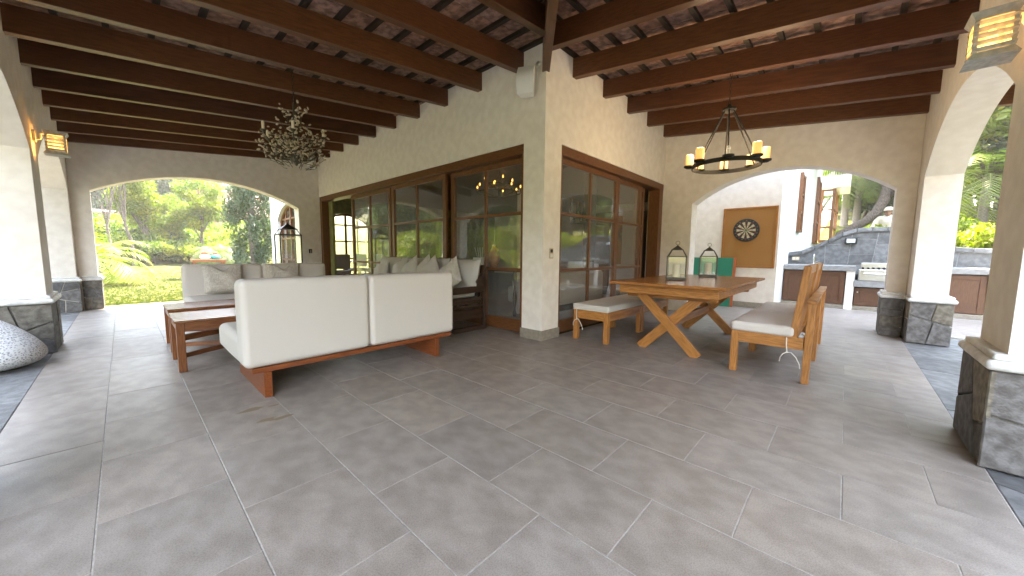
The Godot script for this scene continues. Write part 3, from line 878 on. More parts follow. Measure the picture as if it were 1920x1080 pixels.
func sofa(label: String, at: Vector3, turn: float):
	# local: the back's rear face is x = 0, the seat runs to x = -0.95, the length along z from 0 to -1.81
	var t = thing("sofa", label, "sofa", at, turn, "white sofas of the lounge")
	var bk = Mb.new()
	for e in 2:
		var o = place("back", soft_block(0.21, 0.625, 0.902, 0.045, 0.006), M.sofa, t, Vector3(-0.105, 0.535, -0.4525 - 0.905 * e))
		o.rotation.z = 0.0
	for e in 2:
		place("seat", soft_block(0.80, 0.205, 0.902, 0.05, 0.008), M.sofa, t, Vector3(-0.555, 0.325, -0.4525 - 0.905 * e))
	for x in [-0.03, -0.86]:
		bar("frame_rail", Vector3(x, 0.203, -0.045), Vector3(x, 0.203, -1.77), 0.045, 0.036, M.mahogany, t)
	for z in [-0.135, -1.59]:
		bar("leg", Vector3(0.0, 0.0925, z), Vector3(-0.80, 0.0925, z), 0.05, 0.185, M.mahogany, t)
	return t

func coffee_table(label: String, x0: float, x1: float, z0: float):
	var t = thing("coffee_table", label, "coffee table", Vector3(x0, 0, z0), 0.0, "slatted coffee tables between the sofas")
	var W = x1 - x0; var L = 0.98; var H = 0.445
	for e in [[0.03, -0.03], [W - 0.03, -0.03], [0.03, -L + 0.03], [W - 0.03, -L + 0.03]]:
		bar("leg", Vector3(e[0], 0, e[1]), Vector3(e[0], H - 0.02, e[1]), 0.055, 0.055, M.walnut, t)
	for x in [0.024, W - 0.024]: bar("apron", Vector3(x, H - 0.055, -0.058), Vector3(x, H - 0.055, -L + 0.058), 0.03, 0.07, M.walnut, t)
	for z in [-0.024, -L + 0.024]: bar("apron", Vector3(0.058, H - 0.055, z), Vector3(W - 0.058, H - 0.055, z), 0.03, 0.07, M.walnut, t)
	var n = 7
	for i in n:
		var x = lerpf(0.0, W, (i + 0.5) / n)
		bar("slat", Vector3(x, H - 0.009, 0.004), Vector3(x, H - 0.009, -L - 0.004), W / n - 0.012, 0.020, M.walnut_top, t, 0.003)
	for y in [0.14, 0.29]:
		bar("stretcher", Vector3(0.04, y, -0.04), Vector3(W - 0.04, y, -L + 0.04), 0.022, 0.042, M.walnut, t)
		bar("stretcher", Vector3(W - 0.04, y - 0.003, -0.04), Vector3(0.04, y - 0.003, -L + 0.04), 0.022, 0.042, M.walnut, t)

func pew():
	var t = thing("pew", "long dark carved old wooden pew piled with cushions before the glass doors", "pew", Vector3(-3.65, 0, -3.33))
	var L = 2.75
	for x in [0.0, -L]:
		var o = bar("leg", Vector3(x, 0.0, -0.035), Vector3(x, 0.88, -0.035), 0.05, 0.06, M.old_wood, t, 0.005, Vector3.RIGHT)
		bar("leg", Vector3(x, 0.0, 0.60), Vector3(x, 0.56, 0.60), 0.05, 0.06, M.old_wood, t, 0.005, Vector3.RIGHT)
		bar("end_rail", Vector3(x, 0.225, -0.0), Vector3(x, 0.225, 0.57), 0.035, 0.13, M.old_wood, t)
		for y in [0.335, 0.385, 0.435]: bar("end_slat", Vector3(x, y, 0.0), Vector3(x, y, 0.57), 0.018, 0.035, M.old_wood, t)
		bar("arm", Vector3(x, 0.56, -0.03), Vector3(x, 0.545, 0.70), 0.075, 0.085, M.old_wood, t, 0.02)
		bar("runner", Vector3(x, 0.03, -0.05), Vector3(x, 0.03, 0.50), 0.07, 0.06, M.old_wood, t, 0.01)
		var s = Mb.new()
		s.lathe([Vector2(0.0, -0.03), Vector2(0.09, -0.03), Vector2(0.105, -0.01), Vector2(0.105, 0.01), Vector2(0.09, 0.03), Vector2(0.03, 0.035), Vector2(0.0, 0.035)], 18, Vector3.ZERO, Basis(Vector3(0, 0, 1), PI / 2))
		put("scroll", s, M.old_wood, t, Vector3(x, 0.64, 0.02))
	bar("seat", Vector3(0, 0.42, 0.30), Vector3(-L, 0.42, 0.30), 0.56, 0.045, M.old_wood, t)
	bar("front_rail", Vector3(0, 0.34, 0.585), Vector3(-L, 0.34, 0.585), 0.035, 0.11, M.old_wood, t)
	bar("front_rail", Vector3(0, 0.20, 0.585), Vector3(-L, 0.20, 0.585), 0.03, 0.10, M.old_wood, t)
	bar("back_rail", Vector3(0, 0.82, -0.035), Vector3(-L, 0.82, -0.035), 0.035, 0.10, M.old_wood, t)
	for i in 12: bar("back_slat", Vector3(-0.15 - i * 0.22, 0.44, -0.035), Vector3(-0.15 - i * 0.22, 0.78, -0.035), 0.05, 0.02, M.old_wood, t, 0.003, Vector3.BACK)
	# cushions: big linen ones against the back, small ones in front
	place("seat_pad", soft_block(L - 0.14, 0.09, 0.54, 0.035), M.linen, t, Vector3(-L / 2, 0.487, 0.32))
	var big = pillow_mesh(0.66, 0.46, 0.20, 0.03)
	var g = "cushions along the pew"
	for i in 4:
		var c = thing("cushion", ["large linen back cushion at the pew's arm", "large linen back cushion behind two pointed cushions on the pew", "large linen back cushion in the middle of the pew", "large linen back cushion at the pew's far end"][i], "cushion", Vector3(-3.65 - 0.30 - i * 0.68, 0.735, -3.33 + 0.09), 0.0, g)
		place("cover", big, M.linen, c, Vector3.ZERO, Basis(Vector3(1, 0, 0), -0.22))
	var small = pillow_mesh(0.42, 0.42, 0.15, 0.10)
	var P = [[-3.96, 0.73, -3.02, 0.62, 0], [-4.38, 0.735, -3.00, 0.78, 1], [-4.62, 0.745, -3.06, 0.78, 1], [-4.95, 0.73, -3.02, 0.6, 1], [-5.30, 0.72, -3.05, 0.4, 1], [-5.85, 0.66, -3.0, 0.15, 1]]
	for i in P.size():
		var c = thing("cushion", ["small spotted cream cushion leaning near the pew's arm", "plain pointed cushion second from the pew's arm", "plain pointed cushion third from the pew's arm", "plain pointed cushion fourth from the pew's arm", "plain tilted cushion fifth from the pew's arm", "plain cushion slumped low at the pew's far end"][i], "cushion", Vector3(P[i][0], P[i][1], P[i][2]), 0.0, g)
		place("cover", small, M.leopard if P[i][4] == 0 else M.cushion, c, Vector3.ZERO, Basis(Vector3(1, 0, 0), -0.30) * Basis(Vector3(0, 0, 1), P[i][3]))

func dining_table():
	var t = thing("dining_table", "honey coloured wooden trestle dining table with crossed legs", "table", Vector3(-1.36, 0, -4.78))
	var W = 1.15; var L = 2.16; var H = 0.75
	var n = 7
	for i in n:
		var x = lerpf(-W / 2, W / 2, (i + 0.5) / n)
		bar("plank", Vector3(x, H - 0.014, -L / 2 + 0.1 ), Vector3(x, H - 0.014, L / 2 - 0.1), W / n - 0.002, 0.028, M.table_top, t, 0.002)
	for s in [-1, 1]:
		bar("end_board", Vector3(-W / 2, H - 0.0145, s * (L / 2 - 0.049)), Vector3(W / 2, H - 0.0145, s * (L / 2 - 0.049)), 0.098, 0.029, M.table_top, t, 0.002)
		bar("apron", Vector3(s * (W / 2 - 0.09), H - 0.078, -L / 2 + 0.13), Vector3(s * (W / 2 - 0.09), H - 0.078, L / 2 - 0.13), 0.03, 0.098, M.teak, t)
		bar("apron", Vector3(-W / 2 + 0.075, H - 0.078, s * (L / 2 - 0.115)), Vector3(W / 2 - 0.075, H - 0.078, s * (L / 2 - 0.115)), 0.03, 0.098, M.teak, t)
		var z = s * 0.76 + 0.06
		for e in [-1, 1]:
			bar("crossed_leg", Vector3(-0.31 * e, -0.002 + 0.0, z - 0.022 * e), Vector3(0.31 * e, H - 0.125, z - 0.022 * e), 0.042, 0.10, M.teak, t, 0.004, Vector3(0, 1, 0))
		bar("cross_head", Vector3(-0.46, H - 0.15, z), Vector3(0.46, H - 0.15, z), 0.06, 0.045, M.teak2, t)
	bar("stretcher", Vector3(0, 0.315, -0.68), Vector3(0, 0.315, 0.80), 0.05, 0.09, M.teak2, t)

func tie(parent: Node, p: Vector3, side: float):
	var b = Mb.new()
	var k = p + Vector3(0.012, -0.12, 0.012)
	b.tube([p, p + Vector3(0.003, -0.06, 0.012), k], 0.0045, 5)
	b.tube([k, k + Vector3(-0.025 * side, -0.015, 0.012), k + Vector3(-0.042 * side, -0.05, 0.014), k + Vector3(-0.046 * side, -0.085, 0.006)], 0.004, 5)
	b.tube([k, k + Vector3(0.03 * side, 0.004, 0.014), k + Vector3(0.062 * side, -0.03, 0.02), k + Vector3(0.088 * side, -0.085, 0.016), k + Vector3(0.092 * side, -0.12, 0.012)], 0.004, 5)
	b.ball(k, Vector3(0.010, 0.008, 0.008), 4)
	put("tie", b, M.tie, parent)

func low_bench(label: String, z0: float):
	var t = thing("bench", label, "bench", Vector3(-2.20, 0, z0), 0.0, "backless cushioned benches")
	var W = 0.47; var L = 0.955
	for sx in [-1, 1]:
		for z in [-0.03, -L + 0.03]:
			bar("leg", Vector3(sx * (W / 2 - 0.03), 0, z), Vector3(sx * (W / 2 - 0.03), 0.37, z), 0.056, 0.056, M.teak, t)
		bar("rail", Vector3(sx * (W / 2 - 0.022), 0.315, -0.058), Vector3(sx * (W / 2 - 0.022), 0.315, -L + 0.058), 0.032, 0.105, M.teak2, t)
	for z in [-0.022, -L + 0.022]: bar("rail", Vector3(-W / 2 + 0.058, 0.315, z), Vector3(W / 2 - 0.058, 0.315, z), 0.032, 0.105, M.teak, t)
	for i in 6:
		var x = lerpf(-W / 2 + 0.06, W / 2 - 0.06, i / 5.0)
		bar("slat", Vector3(x, 0.359, -0.04), Vector3(x, 0.359, -L + 0.04), 0.05, 0.016, M.teak2, t, 0.002)
	place("cushion", soft_block(W + 0.02, 0.075, L + 0.005, 0.026, 0.006), M.cushion, t, Vector3(0, 0.406, -L / 2 + 0.005))
	var e = Mb.new()
	for y in [0.376, 0.437]:
		e.tube([Vector3(-W / 2 - 0.004, y, 0.006), Vector3(W / 2 + 0.004, y, 0.006)], 0.004, 5)
	put("piping", e, M.tie, t)
	tie(t, Vector3(-W / 2 + 0.055, 0.375, 0.012), 1.0)

func back_bench(label: String, z0: float):
	var t = thing("bench", label, "bench", Vector3(-0.44, 0, z0), 0.0, "slat-backed cushioned benches")
	var L = 0.955
	for z in [-0.03, -L + 0.03]:
		bar("leg", Vector3(-0.257, 0, z), Vector3(-0.257, 0.375, z), 0.052, 0.056, M.teak, t)
		bar("rear_post", Vector3(0.258, 0, z), Vector3(0.262, 0.662, z), 0.056, 0.05, M.teak, t)
		bar("rail", Vector3(-0.23, 0.325, z + 0.003), Vector3(0.23, 0.325, z + 0.003), 0.034, 0.10, M.teak, t)
		bar("back_post", Vector3(0.155, 0.345, z + (0.0 if z > -0.5 else 0.0)), Vector3(0.268 - 0.022 - 0.028, 0.965, z), 0.034, 0.05, M.teak, t, 0.004, Vector3(1, 0, 0))
	bar("rail", Vector3(-0.262, 0.325, -0.058), Vector3(-0.262, 0.325, -L + 0.058), 0.034, 0.10, M.teak2, t)
	bar("rail", Vector3(0.24, 0.325, -0.055), Vector3(0.24, 0.325, -L + 0.055), 0.034, 0.10, M.teak2, t)
	bar("rear_rail", Vector3(0.262, 0.677, -0.0), Vector3(0.262, 0.677, -L), 0.062, 0.030, M.teak2, t)
	bar("back_rail", Vector3(0.213, 0.935, -0.06), Vector3(0.213, 0.935, -L + 0.06), 0.030, 0.075, M.teak2, t)
	for i in 9:
		var z = lerpf(-0.11, -L + 0.11, i / 8.0)
		bar("back_slat", Vector3(0.165, 0.40, z), Vector3(0.208, 0.90, z), 0.045, 0.016, M.teak2, t, 0.002, Vector3(1, 0, 0))
	for i in 6:
		var x = lerpf(-0.21, 0.16, i / 5.0)
		bar("slat", Vector3(x, 0.364, -0.04), Vector3(x, 0.364, -L + 0.04), 0.05, 0.016, M.teak2, t, 0.002)
	place("cushion", soft_block(0.46, 0.085, L + 0.005, 0.03, 0.008), M.sofa, t, Vector3(-0.065, 0.416, -L / 2 + 0.005))
	tie(t, Vector3(0.12, 0.372, 0.016), 1.0)

func table_lantern(label: String, at: Vector3, turn: float, parent_h := 1.0):
	var t = thing("lantern", label, "lantern", at, turn, "glass lanterns on the dining table")
	var w = 0.20; var h = 0.275; var I = M.lantern_iron
	var b = Mb.new(); b.rbox(Vector3(0, 0.022, 0), Vector3(w + 0.02, 0.022, w + 0.02), 0.004)
	for e in [[-1, -1], [1, -1], [1, 1], [-1, 1]]: b.rbox(Vector3(e[0] * w * 0.45, 0.006, e[1] * w * 0.45), Vector3(0.03, 0.012, 0.03), 0.003)
	put("base", b, I, t)
	for e in [[-1, -1], [1, -1], [1, 1], [-1, 1]]:
		bar("post", Vector3(e[0] * w / 2, 0.033, e[1] * w / 2), Vector3(e[0] * w / 2, h, e[1] * w / 2), 0.012, 0.012, I, t, 0.002)
		bar("hip", Vector3(e[0] * w / 2, h, e[1] * w / 2), Vector3(e[0] * 0.055, h + 0.085, e[1] * 0.055), 0.008, 0.008, I, t, 0.001)
	b = Mb.new()
	for e in [[1, 0], [-1, 0], [0, 1], [0, -1]]:
		var s = Vector3(0.010 if e[0] else w, 0.012, 0.010 if e[1] else w)
		b.box(Vector3(e[0] * w / 2, h, e[1] * w / 2), s * 1.0 + Vector3(0.003, 0, 0.003))
	put("band", b, I, t)
	b = Mb.new()
	var q = 0.065
	for i in 4:
		var a = TAU * i / 4 + PI / 4; var c = a + TAU / 4
		b.tri(Vector3(cos(a), 0, sin(a)) * q * 1.414 + Vector3(0, h + 0.08, 0), Vector3(cos(c), 0, sin(c)) * q * 1.414 + Vector3(0, h + 0.08, 0), Vector3(0, h + 0.135, 0), Vector3(cos(a + PI / 4), 0.6, sin(a + PI / 4)))
	b.box(Vector3(0, h + 0.079, 0), Vector3(q * 2, 0.006, q * 2))
	put("roof", b, I, t)
	b = Mb.new()
	var ring = []
	for i in 17: ring.append(Vector3(cos(TAU * i / 16) * 0.022, h + 0.160 + sin(TAU * i / 16) * 0.022, 0))
	b.tube(ring, 0.0025, 5, false)
	b.tube([Vector3(0, h + 0.13, 0), Vector3(0, h + 0.14, 0)], 0.004, 5)
	put("ring", b, I, t)
	for e in [[1, 0], [-1, 0], [0, 1], [0, -1]]:
		var m = Mb.new(); m.box(Vector3(e[0] * w * 0.49, (h + 0.033) / 2, e[1] * w * 0.49), Vector3(0.002 if e[0] else w - 0.012, h - 0.04, 0.002 if e[1] else w - 0.012))
		put("pane", m, M.glass, t)
	var c2 = Mb.new(); c2.lathe([Vector2(0, 0.033), Vector2(0.042, 0.033), Vector2(0.042, 0.185), Vector2(0.036, 0.19), Vector2(0.02, 0.182), Vector2(0, 0.18)], 18)
	put("candle", c2, M.candle, t)

func floor_lantern():
	var t = thing("lantern", "tall black floor lantern with glass sides beside the lawn arch", "lantern", Vector3(-8.93, 0, -2.47))
	var w = 0.40; var h = 1.39; var I = M.iron
	var b = Mb.new(); b.rbox(Vector3(0, 0.03, 0), Vector3(w + 0.04, 0.06, w + 0.04), 0.006); put("base", b, I, t)
	for e in [[-1, -1], [1, -1], [1, 1], [-1, 1]]:
		bar("post", Vector3(e[0] * w / 2, 0.06, e[1] * w / 2), Vector3(e[0] * w / 2, h, e[1] * w / 2), 0.022, 0.022, I, t, 0.003)
		bar("hip", Vector3(e[0] * w / 2, h, e[1] * w / 2), Vector3(e[0] * 0.13, h + 0.125, e[1] * 0.13), 0.014, 0.014, I, t, 0.002)
	b = Mb.new()
	for e in [[1, 0], [-1, 0], [0, 1], [0, -1]]: b.box(Vector3(e[0] * w / 2, h, e[1] * w / 2), Vector3(0.024 if e[0] else w + 0.024, 0.022, 0.024 if e[1] else w + 0.020))
	put("band", b, I, t)
	b = Mb.new()
	for i in 4:
		var a = TAU * i / 4 + PI / 4; var c = a + TAU / 4
		b.tri(Vector3(cos(a), 0, sin(a)) * 0.22 + Vector3(0, h + 0.12, 0), Vector3(cos(c), 0, sin(c)) * 0.22 + Vector3(0, h + 0.12, 0), Vector3(0, h + 0.245, 0), Vector3(cos(a + PI / 4), 0.6, sin(a + PI / 4)))
	b.box(Vector3(0, h + 0.119, 0), Vector3(0.31, 0.006, 0.31))
	b.ball(Vector3(0, h + 0.25, 0), Vector3(0.016, 0.02, 0.016), 5)
	put("roof", b, I, t)
	for e in [[1, 0], [-1, 0], [0, 1], [0, -1]]:
		var m = Mb.new(); m.box(Vector3(e[0] * w * 0.49, h / 2 + 0.03, e[1] * w * 0.49), Vector3(0.003 if e[0] else w - 0.022, h - 0.08, 0.003 if e[1] else w - 0.022))
		put("pane", m, M.glass, t)
	b = Mb.new(); b.lathe([Vector2(0, 0.06), Vector2(0.075, 0.06), Vector2(0.075, 0.42), Vector2(0.06, 0.43), Vector2(0, 0.42)], 18); put("candle", b, M.candle, t)

func pouf():
	var t = thing("bean_bag", "pale fabric bean bag with small blue print beside the arcade pier", "bean bag", Vector3(-5.34, -0.008, 0.86))
	var b = Mb.new()
	var pf = []
	for i in 45:
		var f = i / 44.0
		pf.append(Vector2(0.335 * pow(maxf(0.0, sin(PI * pow(f, 0.52))), 0.7), 0.003 + 0.48 * f))
	b.lathe(pf, 32)
	for i in b.v.size():
		var p = b.v[i]; var a = atan2(p.z, p.x)
		b.v[i] = Vector3(p.x * (1 + 0.03 * sin(a * 3 + p.y * 6)), p.y, p.z * (1 + 0.03 * cos(a * 4 - p.y * 8)))
	put("bag", b, M.pouf, t)
	b = Mb.new(); b.lathe([Vector2(0, 0.455), Vector2(0.03, 0.46), Vector2(0.035, 0.48), Vector2(0.02, 0.50), Vector2(0, 0.50)], 10); put("knot", b, M.pouf, t)

func furniture():
	sofa("white sofa seen from behind with smooth back and wooden plank feet", Vector3(-2.975, 0, -0.52), 0.0)
	var s2 = sofa("white sofa with two spotted cushions facing the coffee tables", Vector3(-6.69, 0, -2.34), PI)
	var pm = pillow_mesh(0.47, 0.42, 0.17, 0.08, 0.22)
	for q in [[-6.40, 0.655, -0.95, "spotted cream cushion with dented top at the open end of the sofa", 0.0], [-6.42, 0.655, -1.70, "spotted cream cushion with dented top beside the sofa's seam", 0.0]]:
		var c = thing("cushion", q[3], "cushion", Vector3(q[0], q[1], q[2]), 0.0, "spotted cushions on the far sofa")
		place("cover", pm, M.leopard, c, Vector3.ZERO, Basis(Vector3.UP, PI / 2) * Basis(Vector3(1, 0, 0), -0.28))
	coffee_table("slatted wooden coffee table next to the sofa with plank feet", -4.70, -4.105, -0.265)
	coffee_table("slatted wooden coffee table next to the sofa with spotted cushions", -5.58, -4.985, -0.275)
	pew()
	dining_table()
	low_bench("cushioned backless wooden bench with a tied cushion near the pillar", -3.755)
	low_bench("cushioned backless wooden bench between its twin and the arch wall", -4.725)
	back_bench("slat-backed wooden bench with loose cushion tie by the arcade pier", -3.735)
	back_bench("slat-backed wooden bench standing behind its twin toward the kitchen", -4.705)
	table_lantern("bronze glass lantern with cream candle nearer the table's open end", Vector3(-1.475, 0.751, -4.47), 0.28)
	table_lantern("bronze glass lantern with cream candle nearer the dartboard", Vector3(-1.385, 0.751, -5.46), 0.20)
	floor_lantern()
	pouf()

# ---------------------------------------------------------------- lamps and wall fittings
func chain(parent: Node, top: Vector3, bottom: Vector3, material: Material):
	var b = Mb.new()
	var n = int(top.distance_to(bottom) / 0.034)
	for i in n:
		var c = bottom.lerp(top, (i + 0.5) / n)
		var q = Basis(Vector3.UP, PI / 2 * (i % 2))
		var ring = []
		for k in 9: ring.append(c + q * Vector3(cos(TAU * k / 8) * 0.011, sin(TAU * k / 8) * 0.021, 0))
		b.tube(ring, 0.003, 4, false)
	put("chain", b, material, parent)

func leaf_chandelier():
	var c = Vector3(-4.46, 0, -1.352)
	var top = eave_a(c.z)
	var t = thing("chandelier", "bronze chandelier of tangled twigs and pale buds with white candles", "chandelier", c)
	var r = RandomNumberGenerator.new(); r.seed = 14
	chain(t, Vector3(0, top + 0.01, 0), Vector3(0, 2.62, 0), M.iron)
	var b = Mb.new()
	b.lathe([Vector2(0, 1.965), Vector2(0.012, 1.975), Vector2(0.015, 1.995), Vector2(0.05, 2.01), Vector2(0.062, 2.04), Vector2(0.05, 2.075), Vector2(0.018, 2.09), Vector2(0.014, 2.62), Vector2(0, 2.63)], 12)
	put("stem", b, M.bronze, t)
	var tips = []
	for i in 6:
		var a = TAU * i / 6 + 0.35
		var d = Vector3(cos(a), 0, sin(a))
		var arm = Mb.new()
		var pts = []
		for k in 10:
			var f = k / 9.0
			pts.append(Vector3(0, 2.06, 0) + d * (0.31 * f) + Vector3(0, -0.05 * sin(f * PI * 0.9) + 0.20 * f * f, 0))
		arm.tube(pts, 0.006, 5)
		put("arm", arm, M.bronze, t)
		var p = pts[9]
		tips.append(p)
		var cup = Mb.new(); cup.lathe([Vector2(0, 0), Vector2(0.014, 0.0), Vector2(0.03, 0.018), Vector2(0.012, 0.026), Vector2(0, 0.026)], 10, p); put("cup", cup, M.bronze, t)
		var cd = Mb.new(); cd.lathe([Vector2(0, 0.02), Vector2(0.0125, 0.02), Vector2(0.0125, 0.10), Vector2(0.006, 0.104), Vector2(0, 0.104)], 10, p); put("candle", cd, M.candle, t)
	# twigs and buds too small to pick apart one by one
	var tw = Mb.new(); var bud = Mb.new(); var lf = Mb.new()
	for i in 185:
		var a = r.randf() * TAU
		var hi = i < 24
		var rad = r.randf_range(0.10, 0.36) if not hi else r.randf_range(0.05, 0.19)
		var y = r.randf_range(2.03, 2.33) if not hi else r.randf_range(2.36, 2.60)
		if not hi: y = maxf(y, 1.99 + rad * 0.35 * r.randf())
		var e = Vector3(cos(a) * rad, y, sin(a) * rad)
		var s = e * Vector3(0.45, 1, 0.45) + Vector3(0, -0.10 if not hi else -0.12, 0)
		var m = (s + e) * 0.5 + Vector3(r.randf_range(-0.03, 0.03), r.randf_range(-0.05, 0.01), r.randf_range(-0.03, 0.03))
		tw.tube([s, m, e], [0.0028, 0.0024, 0.0018], 4)
		for k in 2 if i % 3 else 3:
			var p = e if k == 0 else m.lerp(e, r.randf_range(0.2, 0.9)) + Vector3(r.randf_range(-0.025, 0.025), r.randf_range(-0.02, 0.02), r.randf_range(-0.025, 0.025))
			var q = Basis.from_euler(Vector3(r.randf() * TAU, r.randf() * TAU, r.randf() * TAU))
			bud.ball(p, Vector3(0.0105, 0.018, 0.0085) * r.randf_range(0.8, 1.2), 4, q)
	put("twig", tw, M.bronze, t).set_meta("kind", "stuff")
	put("bud", bud, M.bud, t).set_meta("kind", "stuff")

func ring_chandelier():
	var c = Vector3(-1.07, 0, -4.65)
	var t = thing("chandelier", "black iron ring chandelier with lit cream candle shades over dining table", "chandelier", c)
	var top = eave_b(c.x)
	var yr = 2.045; var R = 0.335
	chain(t, Vector3(0, top + 0.01, 0), Vector3(0, 2.70, 0), M.iron)
	var b = Mb.new()
	b.lathe([Vector2(0, 2.615), Vector2(0.05, 2.62), Vector2(0.07, 2.635), Vector2(0.07, 2.655), Vector2(0.03, 2.665), Vector2(0.018, 2.70), Vector2(0, 2.71)], 16)
	put("hub", b, M.iron, t)
	b = Mb.new()
	b.lathe([Vector2(R - 0.006, yr - 0.022), Vector2(R + 0.006, yr - 0.022), Vector2(R + 0.006, yr + 0.022), Vector2(R - 0.006, yr + 0.022), Vector2(R - 0.006, yr - 0.022)], 48)
	put("ring", b, M.iron, t)
	for i in 6:
		var a = TAU * i / 6 + 0.25
		var d = Vector3(cos(a), 0, sin(a))
		var rod = Mb.new(); rod.tube([d * 0.05 + Vector3(0, 2.63, 0), d * (R - 0.004) + Vector3(0, yr + 0.02, 0)], 0.0075, 6); put("rod", rod, M.iron, t)
	for i in 8:
		var a = TAU * (i + 0.5) / 8 + 0.12
		var d = Vector3(cos(a), 0, sin(a)) * (R + 0.03)
		var cup = Mb.new(); cup.lathe([Vector2(0, yr + 0.0), Vector2(0.03, yr + 0.0), Vector2(0.058, yr + 0.016), Vector2(0.058, yr + 0.03), Vector2(0.0, yr + 0.03)], 16, d); put("cup", cup, M.iron, t)
		var toward = d.normalized().dot((cam.position - c).normalized())
		if i == 1:
			var bb = Mb.new(); bb.lathe([Vector2(0, yr + 0.03), Vector2(0.014, yr + 0.03), Vector2(0.014, yr + 0.07), Vector2(0.02, yr + 0.09), Vector2(0.012, yr + 0.12), Vector2(0, yr + 0.125)], 10, d); put("bare_bulb", bb, M.white_plastic, t)
			continue
		var sh = Mb.new(); sh.lathe([Vector2(0, yr + 0.031), Vector2(0.042, yr + 0.031), Vector2(0.042, yr + 0.150), Vector2(0.037, yr + 0.153), Vector2(0.033, yr + 0.14), Vector2(0, yr + 0.13)], 18, d)
		put("candle_shade", sh, glow(Color(1.0, 0.62, 0.24), M.lamp_e * 0.85, lin(0.8, 0.66, 0.42)), t)
		var l := OmniLight3D.new(); l.name = "candle_light"; l.position = d + Vector3(0, yr + 0.19, 0); l.light_color = Color(1.0, 0.88, 0.70); l.light_energy = M.lamp_e * 0.12; l.light_size = 0.04; l.omni_range = 8.0; l.shadow_enabled = true
		t.add_child(l, true)

func sconce(label: String, at: Vector3, turn: float):
	# a louvred box lamp on a bent arm; local -z points into the veranda
	var t = thing("wall_lamp", label, "lamp", at, turn, "lit louvred wall lamps on the piers")
	t.scale = Vector3.ONE * 0.84
	var w = 0.17; var h = 0.185; var y = 0.0
	var S = M.sage
	var bp = Mb.new(); bp.rbox(Vector3(0, 0.06, -0.012), Vector3(0.10, 0.13, 0.024), 0.004); put("back_plate", bp, S, t)
	var ar = Mb.new(); ar.tube([Vector3(0, 0.03, -0.02), Vector3(0, 0.03, -0.05), Vector3(0, 0.05, -0.06), Vector3(0, 0.10, -0.06), Vector3(0, 0.105, -0.075), Vector3(0, 0.105, -0.10)], 0.011, 8); put("arm", ar, S, t)
	var cz = -0.175
	for e in [1, -1]:
		var b = Mb.new()
		# flared top and bottom trays
		var y0 = e * h / 2; var y1 = e * (h / 2 + 0.045)
		var a0 = w * 0.46; var a1 = w * 0.60
		var P0 = [Vector3(-a0, y0, cz - a0), Vector3(a0, y0, cz - a0), Vector3(a0, y0, cz + a0), Vector3(-a0, y0, cz + a0)]
		var P1 = [Vector3(-a1, y1, cz - a1), Vector3(a1, y1, cz - a1), Vector3(a1, y1, cz + a1), Vector3(-a1, y1, cz + a1)]
		if e < 0:
			for i in 4: P1[i] = Vector3(P1[i].x, P1[i].y, P1[i].z)
		for i in 4:
			var j = (i + 1) % 4
			b.quad(P0[i], P0[j], P1[j], P1[i], (P0[i] + P0[j]) * 0.5 - Vector3(0, P0[i].y, cz))
		b.quad(P1[0], P1[1], P1[2], P1[3], Vector3(0, e, 0))
		b.quad(P0[0], P0[1], P0[2], P0[3], Vector3(0, -e, 0))
		put("tray", b, S, t)
	for e in [[-1, -1], [1, -1], [1, 1], [-1, 1]]:
		bar("post", Vector3(e[0] * 0.072, -h / 2, cz + e[1] * 0.072), Vector3(e[0] * 0.072, h / 2, cz + e[1] * 0.072), 0.020, 0.020, S, t, 0.002)
	for i in 5:
		var yy = lerpf(-h / 2 + 0.012, h / 2 - 0.02, i / 4.0)
		for e in [-1, 1]:
			bar("louvre", Vector3(e * 0.084, yy, cz - 0.084), Vector3(e * 0.084, yy, cz + 0.084), 0.028, 0.003, S, t, 0.0, Vector3(e * -0.75, 1, 0))
		bar("louvre", Vector3(-0.075, yy, cz - 0.080), Vector3(0.075, yy, cz - 0.080), 0.004, 0.003, S, t, 0.0, Vector3(0, 1, 0))
	for e in [[1, 0], [-1, 0], [0, -1]]:
		var m = Mb.new(); m.box(Vector3(e[0] * 0.066, 0, cz + e[1] * 0.066), Vector3(0.002 if e[0] else 0.128, h - 0.004, 0.002 if e[1] else 0.128)); put("pane", m, M.glass, t)
	var bl = Mb.new(); bl.ball(Vector3(0, -0.01, cz), Vector3(0.030, 0.034, 0.030), 7); put("bulb", bl, glow(Color(1.0, 0.68, 0.30), M.lamp_e * 2.0), t)
	var sk = Mb.new(); sk.lathe([Vector2(0.016, 0.02), Vector2(0.016, h / 2)], 10, Vector3(0, 0, cz)); put("socket", sk, M.white_plastic, t)
	var l := OmniLight3D.new(); l.name = "bulb_light"; l.position = Vector3(0, -0.01, cz); l.light_color = Color(1.0, 0.70, 0.36); l.light_energy = M.lamp_e * 0.09; l.light_size = 0.03; l.omni_range = 8.0; l.shadow_enabled = true
	t.add_child(l, true)

